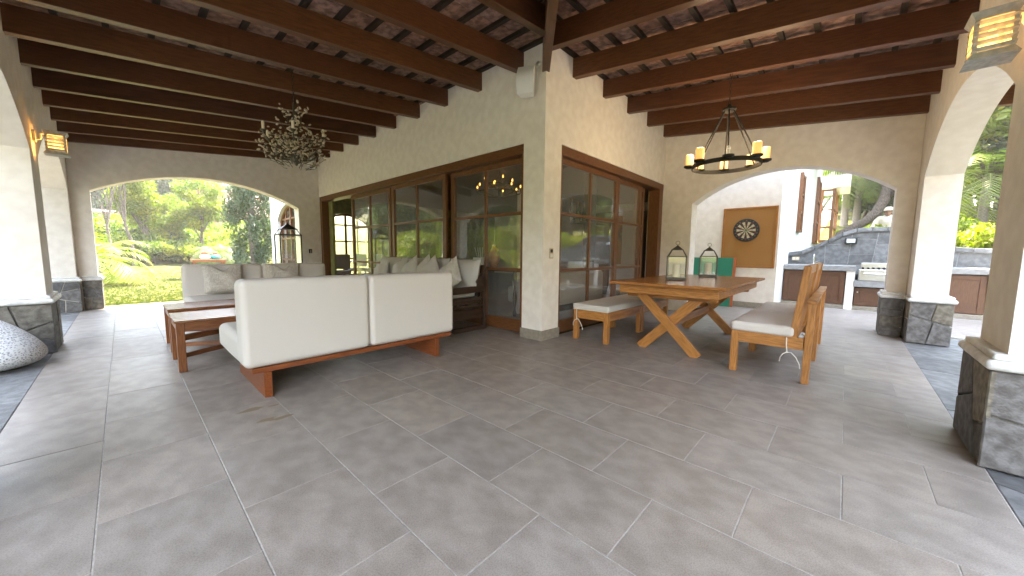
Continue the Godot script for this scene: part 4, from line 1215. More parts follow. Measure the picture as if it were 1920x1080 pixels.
func speaker(label: String, at: Vector3, q: Basis, s := 1.0):
	var t = thing("speaker", label, "speaker", at, 0.0, "white wall speakers under the rafters")
	t.transform.basis = q
	var b = Mb.new()
	var N = 10
	# a curved-front cabinet: deep in the middle, drawn in at top and bottom
	var prof = []
	for i in N + 1:
		var f = i / float(N); var y = lerpf(-0.15, 0.15, f) * s
		prof.append([y, 0.16 * s * (0.55 + 0.45 * sin(PI * clampf(f * 0.9 + 0.05, 0, 1))), 0.095 * s])
	for i in N:
		var A = prof[i]; var B = prof[i + 1]
		b.quad(Vector3(-A[2], A[0], -A[1]), Vector3(A[2], A[0], -A[1]), Vector3(B[2], B[0], -B[1]), Vector3(-B[2], B[0], -B[1]), Vector3(0, 0, -1))
		for e in [-1, 1]: b.quad(Vector3(e * A[2], A[0], -A[1]), Vector3(e * A[2] * 0.8, A[0], 0), Vector3(e * B[2] * 0.8, B[0], 0), Vector3(e * B[2], B[0], -B[1]), Vector3(e, 0, 0))
		b.quad(Vector3(-A[2] * 0.8, A[0], 0), Vector3(A[2] * 0.8, A[0], 0), Vector3(B[2] * 0.8, B[0], 0), Vector3(-B[2] * 0.8, B[0], 0), Vector3(0, 0, 1))
	for e in [0, N]:
		var A = prof[e]
		b.quad(Vector3(-A[2], A[0], -A[1]), Vector3(A[2], A[0], -A[1]), Vector3(A[2] * 0.8, A[0], 0), Vector3(-A[2] * 0.8, A[0], 0), Vector3(0, A[0], 0))
	put("cabinet", b, M.white_plastic, t)
	b = Mb.new(); b.rbox(Vector3(0, 0, 0.025 * s), Vector3(0.05, 0.20, 0.05) * s, 0.006); put("bracket", b, M.white_plastic, t)

func fittings():
	leaf_chandelier()
	ring_chandelier()
	sconce("lit louvred wall lamp on the pier at the lounge side", Vector3(-6.12, 2.13, ZO - 0.002), 0.0)
	sconce("lit louvred wall lamp on the pier beside the dining bench", Vector3(XO - 0.002, 2.17, -3.10), PI / 2)
	var qs = Basis(Vector3.UP, -0.75 + PI) * Basis(Vector3(1, 0, 0), -0.25)
	speaker("white curved speaker high on the corner pillar", Vector3(-2.80, 2.955, ZA + 0.10), Basis(Vector3.UP, PI + 0.45) * Basis(Vector3(1, 0, 0), 0.12))
	speaker("white curved speaker in the far corner above the lawn arch", Vector3(-9.42, 3.08, -3.20), Basis(Vector3.UP, PI + 0.9) * Basis(Vector3(1, 0, 0), 0.12), 0.85)
	# security camera stub and its cable above the speaker
	var t = thing("cable_box", "small round cable outlet high on the corner pillar above the speaker", "outlet", Vector3(-2.735, 3.19, ZA))
	var b = Mb.new(); b.lathe([Vector2(0, 0), Vector2(0.032, 0), Vector2(0.034, 0.012), Vector2(0.02, 0.022), Vector2(0, 0.022)], 14, Vector3(0, 0, 0.001), Basis(Vector3(1, 0, 0), PI / 2)); put("cover", b, M.steel, t)
	b = Mb.new(); b.tube([Vector3(0, -0.02, 0.015), Vector3(0.01, -0.08, 0.012), Vector3(-0.005, -0.14, 0.02), Vector3(-0.03, -0.20, 0.04)], 0.004, 5); put("cable", b, M.white_plastic, t)
	# light switch
	t = thing("light_switch", "beige light switch with dark keys on the corner pillar", "light switch", Vector3(XB, 1.05, -3.515))
	b = Mb.new(); b.rbox(Vector3(0.005, 0, 0), Vector3(0.010, 0.125, 0.075), 0.004); put("plate", b, M.beige, t)
	for i in 2:
		b = Mb.new(); b.rbox(Vector3(0.011, 0.028 - 0.056 * i, 0), Vector3(0.006, 0.040, 0.045), 0.002); put("key", b, M.black if i == 0 else M.white_plastic, t)
	# small dark tap-like fitting by the lounge doors
	t = thing("wall_hook", "small dark metal hook plate on the grey end wall", "hook", Vector3(XF, 1.045, -3.115))
	b = Mb.new(); b.rbox(Vector3(0.008, 0, 0), Vector3(0.016, 0.10, 0.07), 0.004); put("plate", b, M.iron, t)
	b = Mb.new(); b.tube([Vector3(0.016, 0.02, 0), Vector3(0.05, 0.015, 0.005), Vector3(0.055, -0.03, 0.01), Vector3(0.03, -0.05, 0.0)], 0.008, 6); put("hook", b, M.steel, t)
	t = thing("wall_socket", "white socket low on the end wall behind the sofa", "socket", Vector3(XF, 0.62, -3.26))
	b = Mb.new(); b.rbox(Vector3(0.005, 0, 0), Vector3(0.010, 0.07, 0.10), 0.003); put("plate", b, M.white_plastic, t)
	b = Mb.new(); b.rbox(Vector3(0.011, 0, 0), Vector3(0.004, 0.04, 0.06), 0.001); put("insert", b, M.beige, t)
	dartboard()
	var g = thing("game_board", "green painted board leaning against the wall behind the table", "board", Vector3(-2.12, 0.0, -8.36))
	b = Mb.new(); b.rbox(Vector3(0, 0.5, 0), Vector3(0.86, 1.0, 0.03), 0.004); put("panel", b, M.green_paint, g, Vector3.ZERO, Basis(Vector3(1, 0, 0), -0.12))
	b = Mb.new(); b.rbox(Vector3(0.455, 0.5, 0), Vector3(0.05, 1.0, 0.035), 0.004); put("edge", b, M.terracotta, g, Vector3.ZERO, Basis(Vector3(1, 0, 0), -0.12))

func dartboard():
	var t = thing("cork_board", "large square cork backing board in honey coloured wooden frame", "board", Vector3(-1.475, 1.40, -8.549))
	var b = Mb.new(); b.box(Vector3(0, 0, 0.012), Vector3(0.86, 1.15, 0.02)); put("cork", b, M.cork, t)
	for e in [-1, 1]:
		bar("frame_side", Vector3(e * 0.443, -0.598, 0.02), Vector3(e * 0.443, 0.598, 0.02), 0.035, 0.034, M.frame, t, 0.004, Vector3.BACK)
		bar("frame_side", Vector3(-0.425, e * 0.582, 0.019), Vector3(0.425, e * 0.582, 0.019), 0.034, 0.032, M.frame, t)
	var d = thing("dartboard", "round black and cream dartboard hung on the cork board", "dartboard", Vector3(-1.515, 1.547, -8.524))
	var R = 0.225
	b = Mb.new(); b.lathe([Vector2(0, 0), Vector2(R, 0), Vector2(R, 0.03), Vector2(R - 0.006, 0.034), Vector2(0, 0.034)], 40, Vector3.ZERO, Basis(Vector3(1, 0, 0), PI / 2)); put("disc", b, M.black, d)
	var cream = mat(lin(0.55, 0.47, 0.30), 0.8); var red = mat(lin(0.30, 0.04, 0.03), 0.8); var green = mat(lin(0.05, 0.14, 0.05), 0.8)
	for i in 20:
		for k in 4:
			var r0 = [0.016, 0.099, 0.107, 0.162][k]; var r1 = [0.099, 0.107, 0.162, 0.170][k]
			var m = Mb.new()
			for q in 2:
				var a = TAU * (i - 0.5 + q * 0.5) / 20 + PI / 2; var c = TAU * (i - 0.5 + (q + 1) * 0.5) / 20 + PI / 2
				m.quad(Vector3(cos(a) * r0, sin(a) * r0, 0.0352), Vector3(cos(c) * r0, sin(c) * r0, 0.0352), Vector3(cos(c) * r1, sin(c) * r1, 0.0352), Vector3(cos(a) * r1, sin(a) * r1, 0.0352), Vector3.BACK)
			if k % 2 == 0:
				if i % 2 == 1: put("segment", m, cream, d)
			else: put("segment", m, green if i % 2 else red, d)
	b = Mb.new(); b.lathe([Vector2(0.016, 0), Vector2(0.0, 0.002)], 16, Vector3(0, 0, 0.0352), Basis(Vector3(1, 0, 0), PI / 2)); put("bull", b, green, d)
	var nums = [20, 5, 12, 9, 14, 11, 8, 16, 7, 19, 3, 17, 2, 15, 10, 6, 13, 4, 18, 1]
	var f := SystemFont.new(); f.font_names = PackedStringArray(["Droid Sans"])
	for i in 20:
		var tm := TextMesh.new(); tm.text = str(nums[i]); tm.font = f; tm.font_size = 16; tm.pixel_size = 0.0014; tm.depth = 0.001
		var a = TAU * i / 20 + PI / 2
		place("number", tm, mat(lin(0.35, 0.35, 0.36), 0.5), d, Vector3(cos(a) * 0.195, sin(a) * 0.195, 0.0355))

# ---------------------------------------------------------------- rooms behind the glass
func interiors():
	var t = thing("chandelier", "black iron chandelier with lit flame bulbs hanging inside the room", "chandelier", Vector3(-5.45, 0, -5.45))
	chain(t, Vector3(0, 2.99, 0), Vector3(0, 2.75, 0), M.iron)
	var b = Mb.new(); b.tube([Vector3(0, 2.16, 0), Vector3(0, 2.75, 0)], 0.014, 6)
	for q in [[0.46, 2.30], [0.30, 2.46]]:
		var ring = []
		for i in 25: ring.append(Vector3(cos(TAU * i / 24) * q[0], q[1], sin(TAU * i / 24) * q[0]))
		b.tube(ring, 0.010, 5, false)
		for i in 8: b.tube([Vector3(0, q[1] - 0.10, 0), Vector3(cos(TAU * i / 8) * q[0] * 0.6, q[1] - 0.06, sin(TAU * i / 8) * q[0] * 0.6), Vector3(cos(TAU * i / 8) * q[0], q[1], sin(TAU * i / 8) * q[0])], 0.008, 5)
	put("frame", b, M.iron, t)
	for i in 12:
		var q = [0.46, 2.30] if i < 8 else [0.30, 2.46]
		var a = TAU * i / 8 + 0.2 if i < 8 else TAU * i / 4 + 0.5
		var p = Vector3(cos(a) * q[0], q[1], sin(a) * q[0])
		var c = Mb.new(); c.lathe([Vector2(0, 0), Vector2(0.024, 0.0), Vector2(0.012, 0.012), Vector2(0.012, 0.09), Vector2(0, 0.09)], 8, p); put("candle", c, M.iron, t)
		c = Mb.new(); c.lathe([Vector2(0, 0.09), Vector2(0.014, 0.10), Vector2(0.018, 0.115), Vector2(0.010, 0.145), Vector2(0, 0.16)], 10, p); put("bulb", c, glow(Color(1.0, 0.70, 0.30), M.lamp_e * 2.6), t)
	var l := OmniLight3D.new(); l.name = "bulb_light"; l.position = Vector3(0, 2.62, 0); l.light_color = Color(1.0, 0.75, 0.42); l.light_energy = M.lamp_e * 0.3; l.light_size = 0.25; l.omni_range = 10.0; l.shadow_enabled = true; t.add_child(l, true)
	# console with a lamp, a vase and a tall white planter
	t = thing("console_table", "dark console table inside behind the glass by the pillar", "table", Vector3(-4.55, 0, -4.55))
	bar("top", Vector3(-0.75, 0.76, 0), Vector3(0.6, 0.76, 0), 0.40, 0.05, M.old_wood, t)
	for x in [-0.7, 0.55]:
		for z in [-0.16, 0.16]:
			b = Mb.new(); b.lathe([Vector2(0.03, 0), Vector2(0.035, 0.05), Vector2(0.018, 0.12), Vector2(0.036, 0.3), Vector2(0.018, 0.5), Vector2(0.035, 0.68), Vector2(0.03, 0.735)], 10, Vector3(x, 0, z)); put("leg", b, M.old_wood, t)
	t = thing("vase", "amber glazed vase on the console behind the glass", "vase", Vector3(-4.66, 0.786, -4.55))
	b = Mb.new(); b.lathe([Vector2(0, 0), Vector2(0.06, 0), Vector2(0.10, 0.10), Vector2(0.11, 0.20), Vector2(0.07, 0.30), Vector2(0.03, 0.36), Vector2(0.035, 0.40), Vector2(0, 0.40)], 16); put("body", b, mat(lin(0.35, 0.14, 0.03), 0.25), t)
	b = Mb.new(); b.tube([Vector3(0.03, 0.36, 0), Vector3(0.10, 0.33, 0), Vector3(0.10, 0.22, 0)], 0.012, 6); put("handle", b, mat(lin(0.35, 0.14, 0.03), 0.25), t)
	t = thing("planter", "white square pot with bare twigs on the console behind the glass", "planter", Vector3(-4.98, 0.786, -4.50))
	b = Mb.new(); b.rbox(Vector3(0, 0.09, 0), Vector3(0.24, 0.18, 0.14), 0.01); put("pot", b, M.white_plastic, t)
	for i in 4: 
		b = Mb.new(); b.tube([Vector3(-0.06 + 0.04 * i, 0.15, 0), Vector3(-0.12 + 0.07 * i, 0.36, 0.02)], 0.006, 5); put("twig", b, M.candle, t)
	t = thing("planter", "tall tapered white floor planter inside beside the corner pillar", "planter", Vector3(-4.12, 0, -4.75))
	b = Mb.new(); b.lathe([Vector2(0, 0), Vector2(0.14, 0), Vector2(0.20, 0.56), Vector2(0.185, 0.56), Vector2(0.17, 0.50), Vector2(0, 0.50)], 24); put("pot", b, M.white_wall, t)
	b = Mb.new()
	b.tube([Vector3(0, 0.48, 0), Vector3(0.02, 0.68, 0.02)], 0.012, 6)
	for i in 5: b.ball(Vector3(0.05 * cos(i * 1.3), 0.72 + 0.03 * (i % 3), 0.05 * sin(i * 1.3)), Vector3(0.06, 0.045, 0.06), 5)
	put("flower", b, M.white_wall, t)
	# pale sofa seen through the dining doors
	t = thing("sofa", "pale indoor sofa seen through the dining doors", "sofa", Vector3(-3.95, 0, -5.9))
	place("back", soft_block(0.22, 0.62, 2.0, 0.06), M.linen, t, Vector3(0.1, 0.40, 0))
	place("seat", soft_block(0.70, 0.30, 2.0, 0.06), M.linen, t, Vector3(-0.37, 0.28, 0))
	b = Mb.new(); b.box(Vector3(-0.2, 0.06, 0), Vector3(0.8, 0.12, 1.9)); put("plinth", b, M.black, t)
	t = thing("wardrobe", "carved dark wooden cupboard inside the dining doorway", "cupboard", Vector3(-4.4, 0, -8.7))
	b = Mb.new(); b.rbox(Vector3(0, 1.05, 0), Vector3(1.5, 2.1, 0.5), 0.02); put("carcass", b, M.old_wood, t)
	for i in 2:
		bar("door", Vector3(-0.36 + 0.72 * i, 0.12, 0.27), Vector3(-0.36 + 0.72 * i, 1.95, 0.27), 0.62, 0.03, M.cabinet, t, 0.006, Vector3.BACK)
	# shelf of bottles
	t = thing("wall_shelf", "thin dark wall shelf behind the dining door glass", "shelf", Vector3(-4.3, 1.72, -7.2))
	bar("board", Vector3(0, 0, -0.6), Vector3(0, 0, 0.6), 0.22, 0.04, M.old_wood, t)
	bar("post", Vector3(0, -1.72, 0.0), Vector3(0, 1.25, 0.0), 0.20, 0.20, M.old_wood, t)
	for i in 3:
		var v = thing("bottle", ["tall slim dark bottle on the indoor shelf", "squat green bottle on the indoor shelf", "round shouldered bottle at the shelf end"][i], "bottle", Vector3(-4.3, 1.741, -7.05 + 0.24 * i + 0.1), 0.0, "bottles on the indoor shelf")
		var b2 = Mb.new(); b2.lathe([Vector2(0, 0), Vector2(0.05, 0), Vector2(0.055, 0.16), Vector2(0.02, 0.24 + 0.05 * i), Vector2(0.018, 0.34 + 0.04 * i), Vector2(0, 0.34 + 0.04 * i)], 12); put("glass_body", b2, mat(lin(0.02, 0.05, 0.02), 0.1), v)
		b2 = Mb.new(); b2.lathe([Vector2(0.0, 0.33 + 0.04 * i), Vector2(0.021, 0.33 + 0.04 * i), Vector2(0.021, 0.37 + 0.04 * i), Vector2(0, 0.37 + 0.04 * i)], 10); put("stopper", b2, M.cork, v)
	# garden-side table and chairs seen through the open gap
	t = thing("indoor_table", "pale topped indoor table on dark legs past the open door", "table", Vector3(-11.6, 0, -4.75))
	b = Mb.new(); b.lathe([Vector2(0, 0.72), Vector2(0.55, 0.72), Vector2(0.55, 0.75), Vector2(0, 0.75)], 28); put("top", b, M.white_plastic, t)
	b = Mb.new(); b.lathe([Vector2(0, 0), Vector2(0.28, 0), Vector2(0.26, 0.04), Vector2(0.06, 0.10), Vector2(0.05, 0.55), Vector2(0.20, 0.72), Vector2(0, 0.72)], 20); put("pedestal", b, M.black, t)
	for i in 3:
		var c = thing("indoor_chair", "pale upholstered chair drawn up to the indoor table", "chair", Vector3(-11.6, 0, -4.75) + Vector3([-0.55, 0.7, 0.1][i], 0, [-0.65, 0.35, -0.9][i]), [0.7, -2.0, 0.0][i], "chairs round the indoor table")
		place("seat", soft_block(0.46, 0.10, 0.46, 0.03), M.linen, c, Vector3(0, 0.44, 0)); place("back", soft_block(0.44, 0.42, 0.06, 0.025), M.linen, c, Vector3(0, 0.75, -0.22))
		for e in [[-1, -1], [1, -1], [1, 1], [-1, 1]]: bar("leg", Vector3(e[0] * 0.19, 0, e[1] * 0.19), Vector3(e[0] * 0.19, 0.40, e[1] * 0.19), 0.04, 0.04, M.black, c)

# ---------------------------------------------------------------- outdoor kitchen
func kitchen():
	var top = func(x): # outline of the stone wall
		return 1.13 + 0.51 * smoothstep(-0.95, 0.22, x) - 0.42 * smoothstep(0.70, 1.55, x) - 0.08 * smoothstep(1.5, 3.0, x)
	var t = thing("stone_wall", "grey slate retaining wall with humped capping behind the barbecue counter", "wall")
	var b = Mb.new()
	var N = 26
	for i in N:
		var a = lerpf(-0.985, 3.2, float(i) / N); var e = lerpf(-0.985, 3.2, float(i + 1) / N)
		var ta = top.call(a) - 0.02; var te = top.call(e) - 0.02
		b.quad(Vector3(a, 0, -10.42), Vector3(e, 0, -10.42), Vector3(e, te, -10.42), Vector3(a, ta, -10.42), Vector3.BACK)
		b.quad(Vector3(a, 0, -10.68), Vector3(e, 0, -10.68), Vector3(e, te, -10.68), Vector3(a, ta, -10.68), Vector3.FORWARD)
		b.quad(Vector3(a, ta, -10.42), Vector3(e, te, -10.42), Vector3(e, te, -10.68), Vector3(a, ta, -10.68), Vector3.UP)
	put("core", b, M.joint, t)
	# facing stones cut to the outline
	var face = PackedVector2Array([Vector2(-0.985, 0.88), Vector2(3.2, 0.88)])
	for i in 41:
		var x = lerpf(3.2, -0.985, i / 40.0); face.append(Vector2(x, top.call(x) - 0.09))
	var r = RandomNumberGenerator.new(); r.seed = 8
	for p in cuts(face, 14, 12, 0.10):
		for o in Geometry2D.offset_polygon(p, -0.007):
			var m = Mb.new(); m.prism(o, func(u, v, h): return Vector3(u, v, -10.42 + h), r.randf_range(0.005, 0.010), 0.002)
			put("stone", m, M.slate[r.randi() % 5], t)
	# capping stones
	for i in 19:
		var a = lerpf(-0.985, 3.2, i / 19.0) + 0.006; var e = lerpf(-0.985, 3.2, (i + 1) / 19.0) - 0.006
		var P = []
		for q in [[a, -0.082], [e, -0.082], [e, 0.0], [a, 0.0]]: P.append(Vector2(q[0], top.call(q[0]) + q[1]))
		var m = Mb.new(); m.prism(PackedVector2Array(P), func(u, v, h): return Vector3(u, v, -10.70 + h), 0.32 + r.randf_range(0, 0.012), 0.006, true)
		put("capping_stone", m, M.slate[[1, 2, 4, 0, 3][r.randi() % 5]], t)
	# counter
	t = thing("kitchen_counter", "grey stone counter over brown panelled cupboards in the barbecue corner", "counter")
	b = Mb.new(); b.rbox(Vector3(-0.42, 0.81, -10.04), Vector3(1.13, 0.10, 0.70), 0.006); put("worktop", b, M.concrete, t)
	b = Mb.new(); b.rbox(Vector3(2.03, 0.815, -10.04), Vector3(2.0, 0.10, 0.70), 0.006); put("worktop", b, M.concrete, t)
	b = Mb.new(); b.rbox(Vector3(0.585, 0.52, -10.06), Vector3(0.90, 0.12, 0.76), 0.006); put("worktop", b, M.concrete, t)
	b = Mb.new(); b.box(Vector3(0.08, 0.38, -10.02), Vector3(0.125, 0.759, 0.60)); b.box(Vector3(1.07, 0.38, -10.02), Vector3(0.06, 0.759, 0.60)); b.box(Vector3(1.0, 0.04, -10.05), Vector3(4.0, 0.08, 0.56)); put("pier", b, M.plaster, t)
	b = Mb.new(); b.box(Vector3(1.0, 0.35, -10.2), Vector3(3.96, 0.68, 0.3)); put("backing", b, M.black, t)
	b = Mb.new(); b.rbox(Vector3(1.0, 0.035, -9.735), Vector3(4.0, 0.07, 0.02), 0.003); put("plinth", b, M.skirt, t)
	for q in [[-0.98, -0.49, 0.09, 0.745], [-0.48, 0.01, 0.09, 0.745], [0.15, 1.03, 0.09, 0.445], [1.12, 1.75, 0.09, 0.75], [1.77, 2.4, 0.09, 0.75]]:
		var w = q[1] - q[0]; var h = q[3] - q[2]; var cx = (q[0] + q[1]) / 2; var cy = (q[2] + q[3]) / 2
		var d = bar("cupboard_door", Vector3(cx, q[2], -9.765), Vector3(cx, q[3], -9.765), w - 0.006, 0.03, M.cabinet, t, 0.003, Vector3.BACK)
		var inv = d.transform.affine_inverse()
		for e in [-1, 1]:
			bar("stile", inv * Vector3(cx + e * (w / 2 - 0.045), q[2] + 0.005, -9.745), inv * Vector3(cx + e * (w / 2 - 0.045), q[3] - 0.005, -9.745), 0.075, 0.018, M.cabinet, d, 0.004, inv.basis * Vector3.BACK)
			bar("rail", inv * Vector3(cx - w / 2 + 0.083, cy + e * (h / 2 - 0.045), -9.746), inv * Vector3(cx + w / 2 - 0.083, cy + e * (h / 2 - 0.045), -9.746), 0.016, 0.075, M.cabinet, d, 0.004, inv.basis * Vector3.UP)
		var k = Mb.new(); k.ball(inv * Vector3(q[1] - 0.05 if q[0] < -0.9 or q[0] > 1.7 else q[0] + 0.05, q[3] - 0.09, -9.72), Vector3.ONE * 0.013, 5); put("knob", k, M.steel, d)
	# barbecue
	t = thing("barbecue", "stainless steel barbecue with slotted guard set into the lower counter", "barbecue", Vector3(0.62, 0.582, -9.98))
	b = Mb.new(); b.rbox(Vector3(0, 0.11, 0.05), Vector3(0.86, 0.215, 0.50), 0.012, 2); put("body", b, M.steel, t)
	b = Mb.new(); b.rbox(Vector3(0.0, 0.275, -0.16), Vector3(0.80, 0.13, 0.05), 0.008, 2); put("guard", b, M.steel, t)
	for i in 11:
		b = Mb.new(); b.rbox(Vector3(-0.37 + i * 0.074, 0.235, -0.02), Vector3(0.030, 0.035, 0.30), 0.006); put("grate_bar", b, M.iron, t)
	b = Mb.new(); b.tube([Vector3(-0.36, 0.14, 0.345), Vector3(0.36, 0.14, 0.345)], 0.012, 8); put("handle", b, M.chrome, t)
	# tap
	t = thing("tap", "chrome swan-neck tap on the counter before the slate wall", "tap", Vector3(-0.52, 0.861, -10.25))
	b = Mb.new(); b.lathe([Vector2(0, 0), Vector2(0.028, 0), Vector2(0.02, 0.015), Vector2(0.012, 0.03), Vector2(0.012, 0.06), Vector2(0, 0.06)], 12); put("base", b, M.chrome, t)
	b = Mb.new()
	var pts = [Vector3(0, 0.05, 0), Vector3(0, 0.16, 0)]
	for i in 9: pts.append(Vector3(0, 0.17 + 0.055 * sin(PI * i / 8), 0.055 - 0.055 * cos(PI * i / 8)))
	pts.append(Vector3(0, 0.13, 0.11)); b.tube(pts, 0.011, 8); put("spout", b, M.chrome, t)
	b = Mb.new(); b.tube([Vector3(0.01, 0.05, 0), Vector3(0.06, 0.07, 0)], 0.006, 6); put("lever", b, M.chrome, t)
	# flood light, sockets, towel
	t = thing("flood_light", "black framed flood light on the slate wall above the barbecue", "lamp", Vector3(0.037, 1.37, -10.385))
	b = Mb.new(); b.rbox(Vector3(0, 0, 0.02), Vector3(0.19, 0.125, 0.05), 0.008); put("housing", b, M.black, t)
	b = Mb.new(); b.rbox(Vector3(0, 0.004, 0.047), Vector3(0.13, 0.078, 0.004), 0.001); put("lens", b, mat(lin(0.7, 0.72, 0.74), 0.1), t)
	for q in [[-0.85, 0.99, "cream wall socket on the slate wall near the tap"], [2.0, 1.0, "cream wall socket on the slate wall past the arcade pier"]]:
		t = thing("wall_socket", q[2], "socket", Vector3(q[0], q[1], -10.388))
		b = Mb.new(); b.rbox(Vector3(0, 0, 0.006), Vector3(0.13, 0.075, 0.012), 0.003); put("plate", b, M.beige, t)
		for e in [-1, 1]:
			b = Mb.new(); b.rbox(Vector3(e * 0.03, 0, 0.013), Vector3(0.03, 0.035, 0.004), 0.001); put("insert", b, M.white_plastic, t)
	t = thing("towel", "grey towel hanging over the counter edge past the arcade pier", "towel", Vector3(1.80, 0.0, -9.685))
	b = Mb.new()
	for i in 8:
		var x0 = -0.05 + 0.0125 * i; var f = func(x): return 0.010 * sin(x * 190.0) + 0.008
		b.quad(Vector3(x0, 0.84, f.call(x0)), Vector3(x0 + 0.0125, 0.84, f.call(x0 + 0.0125)), Vector3(x0 + 0.0125, 0.50, f.call(x0 + 0.0125) * 2.0), Vector3(x0, 0.50 + 0.01 * (i % 2), f.call(x0) * 2.0), Vector3.BACK)
		b.quad(Vector3(x0, 0.84, f.call(x0)), Vector3(x0 + 0.0125, 0.84, f.call(x0 + 0.0125)), Vector3(x0 + 0.0125, 0.872, -0.02), Vector3(x0, 0.872, -0.02), Vector3(0, 1, 1))
		b.quad(Vector3(x0, 0.872, -0.02), Vector3(x0 + 0.0125, 0.872, -0.02), Vector3(x0 + 0.0125, 0.870, -0.12), Vector3(x0, 0.870, -0.12), Vector3.UP)
	put("cloth", b, M.linen, t)

# ---------------------------------------------------------------- garden
func foliage(seed_: int, blobs: Array, count: int, size: float, tones: Array, lift := 0.0, long := 1.5) -> Mesh:
	# leaf-sized faces spread through ellipsoids [centre, radii]
	var r = RandomNumberGenerator.new(); r.seed = seed_
	var v := PackedVector3Array(); var n := PackedVector3Array(); var c := PackedColorArray()
	var vol = []; var sum = 0.0
	for b in blobs: sum += b[1].x * b[1].y * b[1].z; vol.append(sum)
	for i in count:
		var k = 0; var f = r.randf() * sum
		while vol[k] < f: k += 1
		var d = Vector3(r.randfn(), r.randfn(), r.randfn()).normalized()
		var p: Vector3 = blobs[k][0] + d * blobs[k][1] * pow(r.randf(), 0.42)
		var ax = (Vector3(r.randfn(), r.randfn() + lift, r.randfn()) + d * 0.6).normalized()
		var sd = ax.cross(Vector3(r.randfn(), r.randfn(), r.randfn())).normalized()
		var s = size * r.randf_range(0.6, 1.25)
		var a = p + ax * s * long * 0.5; var e = p - ax * s * long * 0.5; var w = sd * s * 0.5
		var bend = ax.cross(sd) * s * 0.18
		var nn = (w * 2).cross(a - e).normalized()
		var col: Color = tones[k % tones.size()].lerp(tones[r.randi() % tones.size()], r.randf() * 0.7) * r.randf_range(0.75, 1.25)
		for q in [[e, p - w + bend, a], [e, a, p + w + bend]]:
			var m = (q[1] - q[0]).cross(q[2] - q[0]).normalized()
			v.append(q[0]); v.append(q[1]); v.append(q[2])
			n.append(-m); n.append(-m); n.append(-m)
			c.append(col); c.append(col); c.append(col)
	var arr = []; arr.resize(Mesh.ARRAY_MAX)
	arr[Mesh.ARRAY_VERTEX] = v; arr[Mesh.ARRAY_NORMAL] = n; arr[Mesh.ARRAY_COLOR] = c
	var me := ArrayMesh.new(); me.add_surface_from_arrays(Mesh.PRIMITIVE_TRIANGLES, arr)
	return me

func lumps(seed_: int, count: int, c: Vector3, spread: Vector3, r0: float, r1: float) -> Array:
	var r = RandomNumberGenerator.new(); r.seed = seed_
	var L = []
	for i in count:
		var d = Vector3(r.randfn(), r.randfn(), r.randfn()).normalized() * pow(r.randf(), 0.4)
		var s = r.randf_range(r0, r1)
		L.append([c + d * spread, Vector3(s, s * r.randf_range(0.6, 0.9), s)])
	return L

func trunk_mesh(seed_: int, h: float, r0: float, blobs: Array, lean := 0.15, limbs := 8) -> Mesh:
	var r = RandomNumberGenerator.new(); r.seed = seed_
	var b = Mb.new(); var pts = []; var rad = []
	for i in 7:
		var f = i / 6.0
		pts.append(Vector3(lean * h * f * f * 0.5 + r.randf_range(-0.03, 0.03) * h * 0.3, h * f - 0.15, r.randf_range(-0.02, 0.02) * h)); rad.append(r0 * (1.25 - f * 0.85))
	b.tube(pts, rad, 8)
	for i in mini(limbs, blobs.size()):
		var s = pts[3 + i % 3]; var e: Vector3 = blobs[i][0]
		b.tube([s, s.lerp(e, 0.5) + Vector3(0, 0.12 * h * 0.3, 0), e], [r0 * 0.45, r0 * 0.28, r0 * 0.10], 5)
	return b.mesh()

